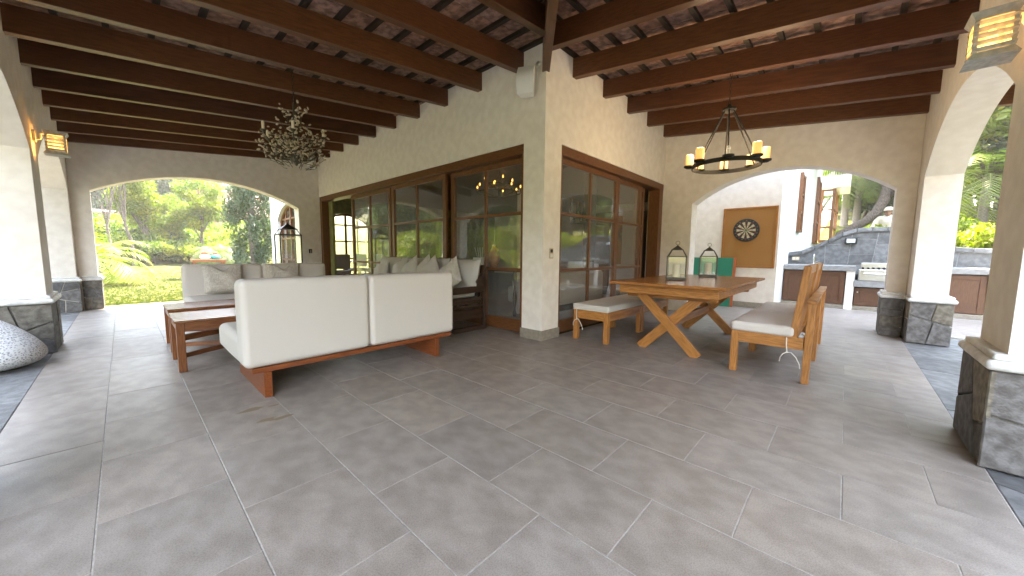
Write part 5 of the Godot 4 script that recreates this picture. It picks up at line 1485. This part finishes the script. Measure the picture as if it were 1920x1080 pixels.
var kinds := {}
func make_kinds():
	var Y = [Color(0.27, 0.27, 0.022), Color(0.18, 0.21, 0.025), Color(0.34, 0.30, 0.03)]
	var G = [Color(0.075, 0.10, 0.022), Color(0.11, 0.135, 0.03), Color(0.05, 0.07, 0.018)]
	var O = [Color(0.10, 0.115, 0.06), Color(0.075, 0.09, 0.045), Color(0.13, 0.135, 0.075)]
	var D = [Color(0.03, 0.05, 0.018), Color(0.055, 0.08, 0.025), Color(0.085, 0.11, 0.03)]
	var L = lumps(1, 26, Vector3(0, 3.2, 0), Vector3(1.05, 1.5, 1.05), 0.34, 0.62)
	kinds.bright = [trunk_mesh(1, 2.6, 0.10, L), foliage(1, L, 9000, 0.085, Y, 0.0, 1.7), M.leaf]
	L = lumps(2, 34, Vector3(0, 4.6, 0), Vector3(2.2, 2.3, 2.2), 0.7, 1.25)
	kinds.green = [trunk_mesh(2, 3.6, 0.20, L), foliage(2, L, 13000, 0.16, G), M.leaf]
	L = lumps(3, 34, Vector3(0, 5.0, 0), Vector3(2.6, 2.4, 2.6), 0.6, 1.1)
	kinds.olive = [trunk_mesh(3, 4.0, 0.22, L), foliage(3, L, 12000, 0.14, O, 0.0, 2.2), M.leaf]
	L = []
	var r = RandomNumberGenerator.new(); r.seed = 31
	for i in 70:
		var y = r.randf_range(0.25, 6.6); var w = 1.0 * (1.0 - pow(y / 7.6, 2.2)) * r.randf_range(0.35, 0.9); var a = r.randf() * TAU
		L.append([Vector3(cos(a) * w, y, sin(a) * w), Vector3(0.28, 0.55, 0.28) * r.randf_range(0.8, 1.3)])
	kinds.juniper = [trunk_mesh(4, 5.5, 0.16, L, 0.02), foliage(4, L, 17000, 0.055, D, 1.3, 2.6), M.leaf_dark]
	L = lumps(5, 12, Vector3(0.45, 5.3, 0), Vector3(1.3, 1.1, 1.3), 0.35, 0.65)
	kinds.slim = [trunk_mesh(5, 4.4, 0.065, L, 0.35), foliage(5, L, 2600, 0.10, O), M.leaf]
	L = lumps(6, 14, Vector3(0, 0.55, 0), Vector3(0.75, 0.38, 0.75), 0.25, 0.42)
	kinds.shrub = [trunk_mesh(6, 0.4, 0.03, L), foliage(6, L, 3800, 0.06, G + Y, 0.4), M.leaf]
	L = lumps(7, 14, Vector3(0, 0.5, 0), Vector3(0.8, 0.32, 0.8), 0.25, 0.42)
	kinds.gold = [trunk_mesh(7, 0.4, 0.03, L), foliage(7, L, 3800, 0.06, Y, 0.4), M.leaf]
	L = lumps(8, 20, Vector3(0, 2.2, 0), Vector3(0.6, 2.0, 0.6), 0.3, 0.5)
	kinds.hedge = [trunk_mesh(8, 2.5, 0.06, L, 0.02), foliage(8, L, 4200, 0.07, G, 1.2, 2.4), M.leaf_dark]
	L = lumps(9, 40, Vector3(0, 2.6, 0), Vector3(1.7, 2.2, 1.7), 0.45, 0.85)
	kinds.bushy = [trunk_mesh(9, 2.6, 0.12, L), foliage(9, L, 12000, 0.10, G + Y), M.leaf]
	L = lumps(10, 40, Vector3(0, 2.8, 0), Vector3(1.8, 2.4, 1.8), 0.45, 0.85)
	kinds.bushy_olive = [trunk_mesh(10, 2.6, 0.14, L), foliage(10, L, 12000, 0.09, O, 0.0, 2.0), M.leaf]

func plant(called: String, label: String, category: String, kind: String, at: Vector3, s := 1.0, turn := 0.0, group := "", sy := 0.0):
	var k = kinds[kind]
	var t = thing(called, label, category, Vector3(at.x, ground_y(at.x, at.z), at.z), turn, group)
	t.scale = Vector3(s, sy if sy > 0 else s, s)
	place("trunk", k[0], M.bark, t); place("crown", k[1], k[2], t)
	return t

func palm(called: String, label: String, at: Vector3, h: float, rad: float, fronds: int, flen: float, droop: float, tones: Array, seed_: int, group := "", skirt := false):
	var t = thing(called, label, "palm", Vector3(at.x, ground_y(at.x, at.z), at.z), 0.0, group)
	var r = RandomNumberGenerator.new(); r.seed = seed_
	var b = Mb.new(); var prof = []
	var n = maxi(6, int(h / 0.12))
	for i in n + 1:
		var f = float(i) / n
		prof.append(Vector2(rad * (1.15 - 0.3 * f + (0.06 if i % 2 else 0.0)), h * f - 0.1))
	prof.append(Vector2(0, h - 0.08)); b.lathe(prof, 12)
	put("trunk", b, M.palm_bark, t)
	var m = Mb.new(); m.use_col = true
	for i in fronds:
		var a = TAU * i * 0.381966 + r.randf_range(-0.2, 0.2); var up = lerpf(1.25, -0.25, float(i) / fronds)
		var dir = Vector3(cos(a), 0, sin(a)); var side = dir.cross(Vector3.UP)
		var L = flen * r.randf_range(0.85, 1.1); var prev = Vector3(0, h - 0.1, 0); var ang = up; var N = 26
		var col: Color = tones[i % tones.size()] * r.randf_range(0.8, 1.2)
		for k in N:
			var f = float(k + 1) / N
			ang -= droop / N * (0.6 + f)
			var p = prev + (dir * cos(ang) + Vector3.UP * sin(ang)) * L / N
			m.col = col
			var th = 0.012 * (1.2 - f)
			m.quad(prev - side * th, prev + side * th, p + side * th, p - side * th, Vector3.UP)
			if k > 2:
				var ll = L * 0.30 * sin(PI * clampf(f * 0.9 + 0.08, 0, 1)) + 0.03
				for e in [-1.0, 1.0]:
					var tip = p + side * e * ll * 0.85 + (dir * cos(ang) + Vector3.UP * sin(ang)) * ll * 0.45 + Vector3(0, -ll * r.randf_range(0.15, 0.45), 0)
					var w = (dir * cos(ang) + Vector3.UP * sin(ang)) * L * 0.011
					m.col = col * r.randf_range(0.8, 1.2)
					m.tri(p - w, p + w, tip, Vector3.UP)
			prev = p
	put("fronds", m, M.leaf, t).set_meta("kind", "stuff")
	if skirt:
		var sk = Mb.new()
		for i in 26:
			var a = r.randf() * TAU; var d = Vector3(cos(a), 0, sin(a))
			sk.tube([Vector3(0, h - 0.15, 0) + d * rad * 0.8, Vector3(0, h + 0.25, 0) + d * (rad + 0.28), Vector3(0, h + r.randf_range(0.2, 0.55), 0) + d * (rad + 0.5)], [0.05, 0.03, 0.012], 4)
		put("old_stalks", sk, M.bark, t).set_meta("kind", "stuff")

func flat(p: Vector3) -> Vector3: return Vector3(p.x, 0, p.z)

func garden():
	make_kinds()
	var r = RandomNumberGenerator.new(); r.seed = 4
	# seen through the lawn arch
	plant("garden_tree", "sunlit yellow-green leafy tree at the lawn's edge, tallest of the pair", "tree", "bright", flat(at_x(280, 480, -29)), 1.12, 0.4)
	plant("garden_tree", "sunlit yellow-green leafy tree standing left of the small house", "tree", "bright", flat(at_x(378, 480, -29.5)), 1.05, 2.0)
	plant("garden_tree", "low bright leafy tree between the two tall yellow-green trees", "tree", "bright", flat(at_x(330, 480, -31)), 0.80, 3.0)
	plant("garden_tree", "hazy olive tree rising behind the yellow-green trees", "tree", "olive", flat(at_x(322, 480, -42)), 1.05, 1.0)
	plant("slim_tree", "slim pale-trunked tree beside the yellow palm", "tree", "slim", flat(at_x(203, 480, -26)), 1.0, 2.6)
	plant("slim_tree", "slim leaning tree with crooked trunk before the grey-blue shed", "tree", "slim", flat(at_x(247, 480, -27)), 1.05, 3.4)
	plant("juniper", "tall dense dark green juniper near the white house wall", "tree", "juniper", flat(at_x(476, 485, -20.5)), 1.05, 0.5)
	palm("garden_palm", "yellow palm with long drooping fronds at the lawn arch pier", flat(at_x(172, 480, -16.5)), 0.9, 0.16, 26, 1.75, 1.7, [Color(0.24, 0.23, 0.03), Color(0.20, 0.21, 0.03)], 3)
	palm("garden_palm", "small feathery palm with arching fronds behind the flowerpots", flat(at_x(408, 485, -24)), 0.95, 0.12, 34, 1.6, 2.2, [Color(0.16, 0.17, 0.06), Color(0.12, 0.15, 0.05), Color(0.22, 0.2, 0.10)], 5)
	for i in 13:
		var px = 200 + i * 24 + r.randf_range(-6, 6)
		var kd = ["shrub", "gold", "shrub", "shrub"][i % 4]
		plant("garden_shrub", "leafy green shrub in the border past the lawn" if kd == "shrub" else "yellow-green shrub in the border past the lawn", "shrub", kd, flat(at_x(px, 485, -27.5 - r.randf_range(0, 2.0))), r.randf_range(0.9, 1.5), r.randf() * TAU, "shrubs along the lawn's far edge")
	for i in 12:
		plant("garden_shrub", "taller shrub on the bank behind the lawn border", "shrub", ["shrub", "gold", "shrub"][i % 3], flat(at_x(185 + i * 27 + r.randf_range(-6, 6), 485, -32 - r.randf_range(0, 4.0))), r.randf_range(1.5, 2.4), r.randf() * TAU, "shrubs on the bank behind the lawn")
	for i in 18:
		plant("woodland_tree", ["dense green tree of the wood on the hillside", "pale olive tree of the wood on the hillside"][i % 2], "tree", ["green", "olive"][i % 2], flat(at_x(150 + i * 24 + r.randf_range(-8, 8), 470, -46 - r.randf_range(0, 16))), r.randf_range(0.65, 0.95), r.randf() * TAU, "trees of the wood beyond the lawn")
	# a low house on the hillside and a shed
	var p = flat(at_x(428, 470, -46)); p.y = ground_y(p.x, p.z)
	var t = thing("hillside_house", "low pinkish house with brown tiled roofs on the hillside", "house", p)
	var b = Mb.new(); b.box(Vector3(0, 1.4, 0), Vector3(6, 2.8, 9)); put("wall", b, mat(lin(0.42, 0.30, 0.24), 0.9), t)
	b = Mb.new(); b.box(Vector3(-1.5, 3.9, -0.5), Vector3(4, 2.4, 5.6)); put("upper_wall", b, mat(lin(0.46, 0.36, 0.30), 0.9), t)
	for q in [[Vector3(0.6, 2.85, 0), Vector3(8.0, 0.2, 10.4)], [Vector3(-1.5, 5.15, -0.5), Vector3(5.4, 0.2, 7)]]:
		b = Mb.new(); b.box(q[0], q[1], Basis(Vector3(0, 0, 1), -0.10)); put("roof", b, M.clay[1], t)
	for i in 3:
		b = Mb.new(); b.box(Vector3(3.02, 1.5, -3 + i * 2.6), Vector3(0.05, 1.5, 1.4)); put("window", b, M.black, t)
	p = flat(at_x(232, 470, -38)); p.y = ground_y(p.x, p.z)
	t = thing("garden_shed", "small grey-blue shed half hidden behind slim trees", "shed", p)
	b = Mb.new(); b.box(Vector3(0, 1.2, 0), Vector3(2.2, 2.4, 2.8)); put("wall", b, mat(lin(0.22, 0.27, 0.29), 0.8), t)
	b = Mb.new(); b.box(Vector3(0, 2.5, 0), Vector3(2.8, 0.15, 3.4), Basis(Vector3(0, 0, 1), -0.12)); put("roof", b, M.clay[2], t)
	b = Mb.new(); b.box(Vector3(1.12, 1.0, -1.0), Vector3(0.05, 2.0, 0.9)); put("door", b, M.terracotta, t)
	# garden table with pots
	p = flat(at_x(391, 487, -18)); p.y = ground_y(p.x, p.z)
	t = thing("garden_table", "rough wooden garden table on the lawn behind the sofa", "table", p)
	var hh = at_x(391, 485.5, -18).y - p.y
	for i in 4: bar("plank", Vector3(-0.24 + 0.16 * i, hh - 0.06, -0.50), Vector3(-0.24 + 0.16 * i, hh - 0.06, 0.50), 0.15, 0.10, M.walnut, t)
	for e in [[-1, -1], [1, -1], [1, 1], [-1, 1]]: bar("leg", Vector3(e[0] * 0.24, 0, e[1] * 0.42), Vector3(e[0] * 0.24, hh - 0.11, e[1] * 0.42), 0.08, 0.08, M.walnut, t)
	for q in [[-0.10, "round terracotta pot with pale rim on the garden table", 0], [0.22, "wide teal pot with orange flowers on the garden table", 1]]:
		var v = thing("flower_pot", q[1], "pot", Vector3(p.x, p.y + hh - 0.009, p.z - q[0]), 0.0, "pots on the garden table")
		b = Mb.new(); b.lathe([Vector2(0, 0), Vector2(0.12, 0), Vector2(0.16, 0.07), Vector2(0.15, 0.13), Vector2(0.09, 0.17), Vector2(0, 0.17)], 18); put("pot", b, M.white_plastic if q[2] == 0 else M.teal, v)
		b = Mb.new(); b.ball(Vector3(0, 0.22, 0), Vector3(0.11, 0.10, 0.11) if q[2] == 0 else Vector3(0.08, 0.08, 0.08), 7); put("bloom" if q[2] else "lid", b, M.terracotta, v)
	# seen past the kitchen wall
	palm("tall_palm", "ringed pale palm trunk nearest the bay window", flat(at_z(1580, 440, -24)), 2.5, 0.13, 30, 2.3, 1.9, [Color(0.14, 0.17, 0.05), Color(0.18, 0.19, 0.07)], 11)
	palm("tall_palm", "ringed pale palm trunk beside the crooked tree", flat(at_z(1603, 435, -24.5)), 2.6, 0.13, 30, 2.3, 1.9, [Color(0.14, 0.17, 0.05), Color(0.18, 0.19, 0.07)], 12)
	palm("tall_palm", "stout ringed palm with shaggy top seen past the arcade pier", flat(at_z(1834, 470, -17.0)), 1.95, 0.10, 30, 2.2, 1.7, [Color(0.30, 0.29, 0.06), Color(0.22, 0.23, 0.06)], 13, "", true)
	t = thing("crooked_tree", "bare crooked tree trunk curving up over the stone wall", "tree", Vector3.ZERO)
	b = Mb.new(); var pts = []
	for q in [[1568, 452], [1578, 440], [1598, 428], [1622, 416], [1643, 398], [1657, 376], [1664, 354], [1660, 334], [1650, 318], [1640, 300]]: pts.append(at_z(q[0], q[1], -13.2 - 0.1 * pts.size()))
	pts[0].y = ground_y(pts[0].x, pts[0].z) - 0.1
	b.tube(pts, [0.16, 0.13, 0.11, 0.105, 0.11, 0.12, 0.11, 0.10, 0.085, 0.07], 10); put("trunk", b, M.bark, t)
	b = Mb.new(); b.tube([at_z(1664, 354, -13.8), at_z(1680, 365, -13.7), at_z(1676, 340, -13.5), at_z(1672, 300, -13.5)], [0.07, 0.07, 0.06, 0.05], 8); put("limb", b, M.bark, t)
	var top_p = at_z(1640, 292, -14.1)
	var L = lumps(41, 14, top_p + Vector3(0, 0.8, 0), Vector3(1.6, 0.7, 1.2), 0.3, 0.6)
	place("crown", foliage(41, L, 2600, 0.10, [Color(0.06, 0.09, 0.025), Color(0.12, 0.14, 0.03)]), M.leaf, t)
	for i in 9:
		plant("hedge_tree", "slender upright green hedge tree behind the stone wall", "tree", "hedge", flat(at_z(1606 + i * 13, 440, -25 - (i % 3))), 1.05, i * 1.3, "hedge behind the stone wall")
	for i in 12:
		plant("backdrop_tree", ["bright tree backing the kitchen garden", "green tree backing the kitchen garden", "olive tree backing the kitchen garden"][i % 3], "tree", ["bright", "green", "olive"][i % 3], flat(at_z(1530 + i * 34, 440, -30 - r.randf_range(0, 8))), [1.9, 1.2, 1.2][i % 3] * r.randf_range(0.9, 1.2), r.randf() * TAU, "trees backing the kitchen garden")
	for i in 10:
		plant("garden_shrub", "golden ground shrub on the bank behind the slate wall", "shrub", "gold", Vector3(0.9 + (i % 5) * 0.62, 0, -11.6 - 1.3 * (i / 5)), r.randf_range(0.65, 0.85), r.randf() * TAU, "golden shrubs behind the slate wall")
	for i in 5:
		plant("garden_shrub", "green shrub behind the slate wall's hump", "shrub", "shrub", Vector3(-0.2 + i * 0.5, 0, -18.5 - r.randf()), r.randf_range(0.3, 0.45), r.randf() * TAU, "green shrubs behind the slate wall")
	# the garden that the door glass mirrors
	for i in 20:
		var x = -37.0 + i * 1.9 + r.randf_range(-0.5, 0.5); var z = 6.5 + r.randf_range(0, 4.0)
		plant("side_tree", ["olive tree on the side lawn", "green tree on the side lawn", "bright tree on the side lawn"][i % 3], "tree", ["bushy_olive", "green", "bushy"][i % 3], Vector3(x, 0, z), [1.25, 1.1, 1.2][i % 3] * r.randf_range(0.85, 1.15), r.randf() * TAU, "trees on the side lawn")
	for i in 16:
		var x = -30.0 + i * 1.8; plant("side_shrub", "shrub bordering the side lawn", "shrub", ["gold", "shrub"][i % 2], Vector3(x, 0, 5.8 + r.randf_range(0, 1.5)), r.randf_range(1.3, 2.3), r.randf() * TAU, "shrubs on the side lawn")
	for i in 10:
		var z = -15.0 + i * 1.9; plant("side_tree", ["olive tree beyond the dining arcade", "green tree beyond the dining arcade", "bright tree beyond the dining arcade"][i % 3], "tree", ["bushy_olive", "green", "bushy"][i % 3], Vector3(7.0 + r.randf_range(0, 4.0), 0, z), [1.25, 1.1, 1.2][i % 3] * r.randf_range(0.85, 1.15), r.randf() * TAU, "trees beyond the dining arcade")
	for i in 9:
		plant("grove_tree", ["full leafy tree of the grove past the kitchen wall", "pale olive tree of the grove past the kitchen wall"][i % 2], "tree", ["bright", "bushy_olive"][i % 2], Vector3([2.4, 4.9, 6.6, 8.4, 3.2, 5.6, 7.6, 9.6, 11.0][i], 0, [-19.5, -20.5, -18.0, -20.0, -24.0, -25.0, -24.0, -26.0, -22.0][i]), [1.7, 1.3][i % 2] * r.randf_range(0.9, 1.15), r.randf() * TAU, "grove past the kitchen wall")
	for i in 9:
		plant("side_shrub", "shrub beyond the dining arcade", "shrub", ["gold", "shrub"][i % 2], Vector3(5.2 + r.randf_range(0, 1.5), 0, -13.0 + i * 1.6), r.randf_range(1.2, 2.2), r.randf() * TAU, "shrubs beyond the dining arcade")

# ---------------------------------------------------------------- the person behind the wall
func skin_net(b: Mb, caps: Array, cell: float, k := 0.03, grow := 0.0):
	var lo = Vector3.ONE * 1e9; var hi = -lo
	for c in caps:
		for i in 2: lo = lo.min(c[i] - Vector3.ONE * (c[2 + i] + grow + cell * 2)); hi = hi.max(c[i] + Vector3.ONE * (c[2 + i] + grow + cell * 2))
	var N = Vector3i(((hi - lo) / cell).ceil()) + Vector3i.ONE
	var D = func(p: Vector3) -> float:
		var d = 1e3
		for c in caps:
			var ab: Vector3 = c[1] - c[0]; var h = clampf((p - c[0]).dot(ab) / maxf(ab.length_squared(), 1e-9), 0, 1)
			var e = (p - c[0] - ab * h).length() - lerpf(c[2], c[3], h) - grow
			var m = clampf(0.5 + 0.5 * (e - d) / k, 0, 1)
			d = lerpf(e, d, m) - k * m * (1 - m) if absf(e - d) < k else minf(d, e)
		return d
	var F = PackedFloat32Array(); F.resize(N.x * N.y * N.z)
	for x in N.x:
		for y in N.y:
			for z in N.z: F[(x * N.y + y) * N.z + z] = D.call(lo + Vector3(x, y, z) * cell)
	var V = {}
	var id = func(x, y, z): return (x * N.y + y) * N.z + z
	for x in N.x - 1:
		for y in N.y - 1:
			for z in N.z - 1:
				var pos = 0; var s = Vector3.ZERO; var cnt = 0
				for i in 8:
					if F[id.call(x + (i & 1), y + ((i >> 1) & 1), z + ((i >> 2) & 1))] < 0: pos += 1
				if pos == 0 or pos == 8: continue
				for i in 8:
					for ax in 3:
						if i & (1 << ax): continue
						var j = i | (1 << ax)
						var a = Vector3(i & 1, (i >> 1) & 1, (i >> 2) & 1); var c = Vector3(j & 1, (j >> 1) & 1, (j >> 2) & 1)
						var fa = F[id.call(x + int(a.x), y + int(a.y), z + int(a.z))]; var fc = F[id.call(x + int(c.x), y + int(c.y), z + int(c.z))]
						if (fa < 0) != (fc < 0): s += a.lerp(c, fa / (fa - fc)); cnt += 1
				V[id.call(x, y, z)] = lo + (Vector3(x, y, z) + s / cnt) * cell
	var nrm = func(p): return Vector3(D.call(p + Vector3(0.004, 0, 0)) - D.call(p - Vector3(0.004, 0, 0)), D.call(p + Vector3(0, 0.004, 0)) - D.call(p - Vector3(0, 0.004, 0)), D.call(p + Vector3(0, 0, 0.004)) - D.call(p - Vector3(0, 0, 0.004))).normalized()
	var NN = {}
	for q in V: NN[q] = nrm.call(V[q])
	for x in range(1, N.x - 1):
		for y in range(1, N.y - 1):
			for z in range(1, N.z - 1):
				var f0 = F[id.call(x, y, z)]
				for ax in 3:
					var o = [Vector3i(1, 0, 0), Vector3i(0, 1, 0), Vector3i(0, 0, 1)][ax]
					var f1 = F[id.call(x + o.x, y + o.y, z + o.z)]
					if (f0 < 0) == (f1 < 0): continue
					var u = [Vector3i(0, 1, 0), Vector3i(0, 0, 1), Vector3i(1, 0, 0)][ax]; var w = [Vector3i(0, 0, 1), Vector3i(1, 0, 0), Vector3i(0, 1, 0)][ax]
					var c = Vector3i(x, y, z)
					var Q = []
					for e in [c, c - u, c - u - w, c - w]: Q.append(id.call(e.x, e.y, e.z))
					if V.has(Q[0]) and V.has(Q[1]) and V.has(Q[2]) and V.has(Q[3]):
						b.quadn(V[Q[0]], V[Q[1]], V[Q[2]], V[Q[3]], NN[Q[0]], NN[Q[1]], NN[Q[2]], NN[Q[3]])

func person():
	var p = at_z(1666, 410, -14.2); var g = ground_y(p.x, p.z)
	var t = thing("person", "person in cream shirt and pale cap stooping behind the slate wall", "person", Vector3(p.x, g, p.z), -0.2)
	var V = func(x, y, z): return Vector3(x, y, z)
	var torso = [[V.call(0, 0.47, -0.10), V.call(0, 0.62, -0.04), 0.145, 0.135], [V.call(0, 0.62, -0.04), V.call(0, 0.84, 0.08), 0.14, 0.145], [V.call(-0.15, 0.875, 0.09), V.call(0.15, 0.875, 0.09), 0.075, 0.075]]
	var arms = []; var fore = []; var legs = []
	for s in [-1, 1]:
		arms.append([V.call(0.19 * s, 0.87, 0.09), V.call(0.27 * s, 0.62, 0.17), 0.058, 0.046])
		fore.append([V.call(0.27 * s, 0.62, 0.17), V.call(0.16 * s, 0.42, 0.34), 0.044, 0.029])
		legs.append([V.call(0.10 * s, 0.46, -0.08), V.call(0.15 * s, 0.10, 0.26), 0.085, 0.06])
		legs.append([V.call(0.15 * s, 0.10, 0.26), V.call(0.13 * s, 0.075, -0.16), 0.058, 0.042])
		legs.append([V.call(0.13 * s, 0.06, -0.16), V.call(0.13 * s, 0.04, -0.30), 0.038, 0.03])
	var neck = [[V.call(0, 0.88, 0.09), V.call(0.01, 0.99, 0.15), 0.055, 0.05]]
	var b = Mb.new()
	skin_net(b, torso + arms + fore + legs + neck, 0.03)
	var hc = V.call(0.015, 1.06, 0.185)
	skin_net(b, [[hc + Vector3(0, 0.025, -0.02), hc + Vector3(0, 0.02, 0.01), 0.085, 0.08], [hc + Vector3(0, -0.05, 0.045), hc + Vector3(0, -0.075, 0.05), 0.055, 0.038], [hc + Vector3(0, 0.005, 0.095), hc + Vector3(0, -0.03, 0.115), 0.010, 0.014],
		[hc + Vector3(0.08, -0.01, -0.01), hc + Vector3(0.083, -0.035, -0.01), 0.016, 0.012], [hc + Vector3(-0.08, -0.01, -0.01), hc + Vector3(-0.083, -0.035, -0.01), 0.016, 0.012], [hc + Vector3(-0.02, -0.062, 0.098), hc + Vector3(0.02, -0.062, 0.098), 0.008, 0.008]], 0.011, 0.015)
	for s in [-1, 1]:
		var w = V.call(0.16 * s, 0.42, 0.34); var H = [[w, w + Vector3(-0.03 * s, -0.07, 0.05), 0.030, 0.034]]
		for f in 4: 
			var k0 = w + Vector3(-0.03 * s + (f - 1.5) * 0.018, -0.09, 0.06)
			H.append([k0, k0 + Vector3(0, -0.035, 0.018), 0.009, 0.008]); H.append([k0 + Vector3(0, -0.035, 0.018), k0 + Vector3(0, -0.06 - 0.006 * (f % 2), 0.0), 0.008, 0.007])
		H.append([w + Vector3(-0.05 * s, -0.035, 0.03), w + Vector3(-0.075 * s, -0.075, 0.055), 0.011, 0.009])
		skin_net(b, H, 0.008, 0.008)
	var body = put("body", b, mat(lin(0.36, 0.20, 0.13), 0.6), t)
	b = Mb.new(); skin_net(b, torso + arms, 0.03, 0.03, 0.014); put("shirt", b, mat(lin(0.72, 0.66, 0.54), 0.9), t)
	b = Mb.new(); skin_net(b, legs + [torso[0]], 0.035, 0.03, 0.016); put("trousers", b, mat(lin(0.06, 0.07, 0.10), 0.9), t)
	b = Mb.new(); b.ball(hc + Vector3(0, 0.032, -0.012), Vector3(0.094, 0.088, 0.104), 8); put("hair", b, mat(lin(0.05, 0.03, 0.02), 0.7), t).scale = Vector3.ONE * 1.0
	b = Mb.new(); b.lathe([Vector2(0.100, 0.0), Vector2(0.102, 0.03), Vector2(0.085, 0.075), Vector2(0.04, 0.098), Vector2(0, 0.10)], 20, hc + Vector3(0, 0.035, -0.012))
	b.quad(hc + Vector3(-0.08, 0.04, 0.06), hc + Vector3(0.08, 0.04, 0.06), hc + Vector3(0.06, 0.02, 0.16), hc + Vector3(-0.06, 0.02, 0.16), Vector3.UP)
	put("cap", b, mat(lin(0.66, 0.60, 0.48), 0.9), t)

# ---------------------------------------------------------------- the whole scene
func _ready():
	cam = Camera3D.new(); cam.name = "camera"; add_child(cam)
	cam.position = Vector3(0, 1.05, 0)
	cam.rotation = Vector3(deg_to_rad(-5.56434623), deg_to_rad(42.78326561), deg_to_rad(0.56905246))
	cam.fov = 77.334775; cam.near = 0.03; cam.far = 900.0; cam.current = true
	var env := Environment.new()
	var sky := Sky.new(); var sm := ProceduralSkyMaterial.new()
	sm.sky_top_color = Color(0.69, 0.75, 0.85); sm.sky_horizon_color = Color(0.95, 0.95, 0.94); sm.sky_curve = 0.16; sm.sky_energy_multiplier = 1.0
	sm.ground_horizon_color = Color(0.80, 0.84, 0.86); sm.ground_bottom_color = Color(0.25, 0.27, 0.2)
	sky.sky_material = sm; env.sky = sky; env.background_mode = Environment.BG_SKY
	env.background_energy_multiplier = 0.95
	env.tonemap_mode = Environment.TONE_MAPPER_LINEAR
	env.tonemap_exposure = 20.5
	env.sdfgi_enabled = true; env.ssao_enabled = true; env.ssil_enabled = true
	env.fog_enabled = true; env.fog_density = 0.0018; env.fog_light_color = Color(0.97, 0.96, 0.93)
	var we := WorldEnvironment.new(); we.name = "environment"; we.environment = env; add_child(we)
	var sun := DirectionalLight3D.new(); sun.name = "sun"; add_child(sun)
	sun.light_energy = 1.15; sun.light_color = Color(1.0, 0.95, 0.86); sun.light_angular_distance = 0.5; sun.shadow_enabled = true
	sun.look_at_from_position(Vector3(-0.55, 1.45, -0.62), Vector3.ZERO)
	materials()
	M.lamp_e = 0.07
	build_ground()
	build_floor()
	build_walls()
	build_roof()
	build_doors()
	furniture()
	fittings()
	interiors()
	kitchen()
	garden()
	person()
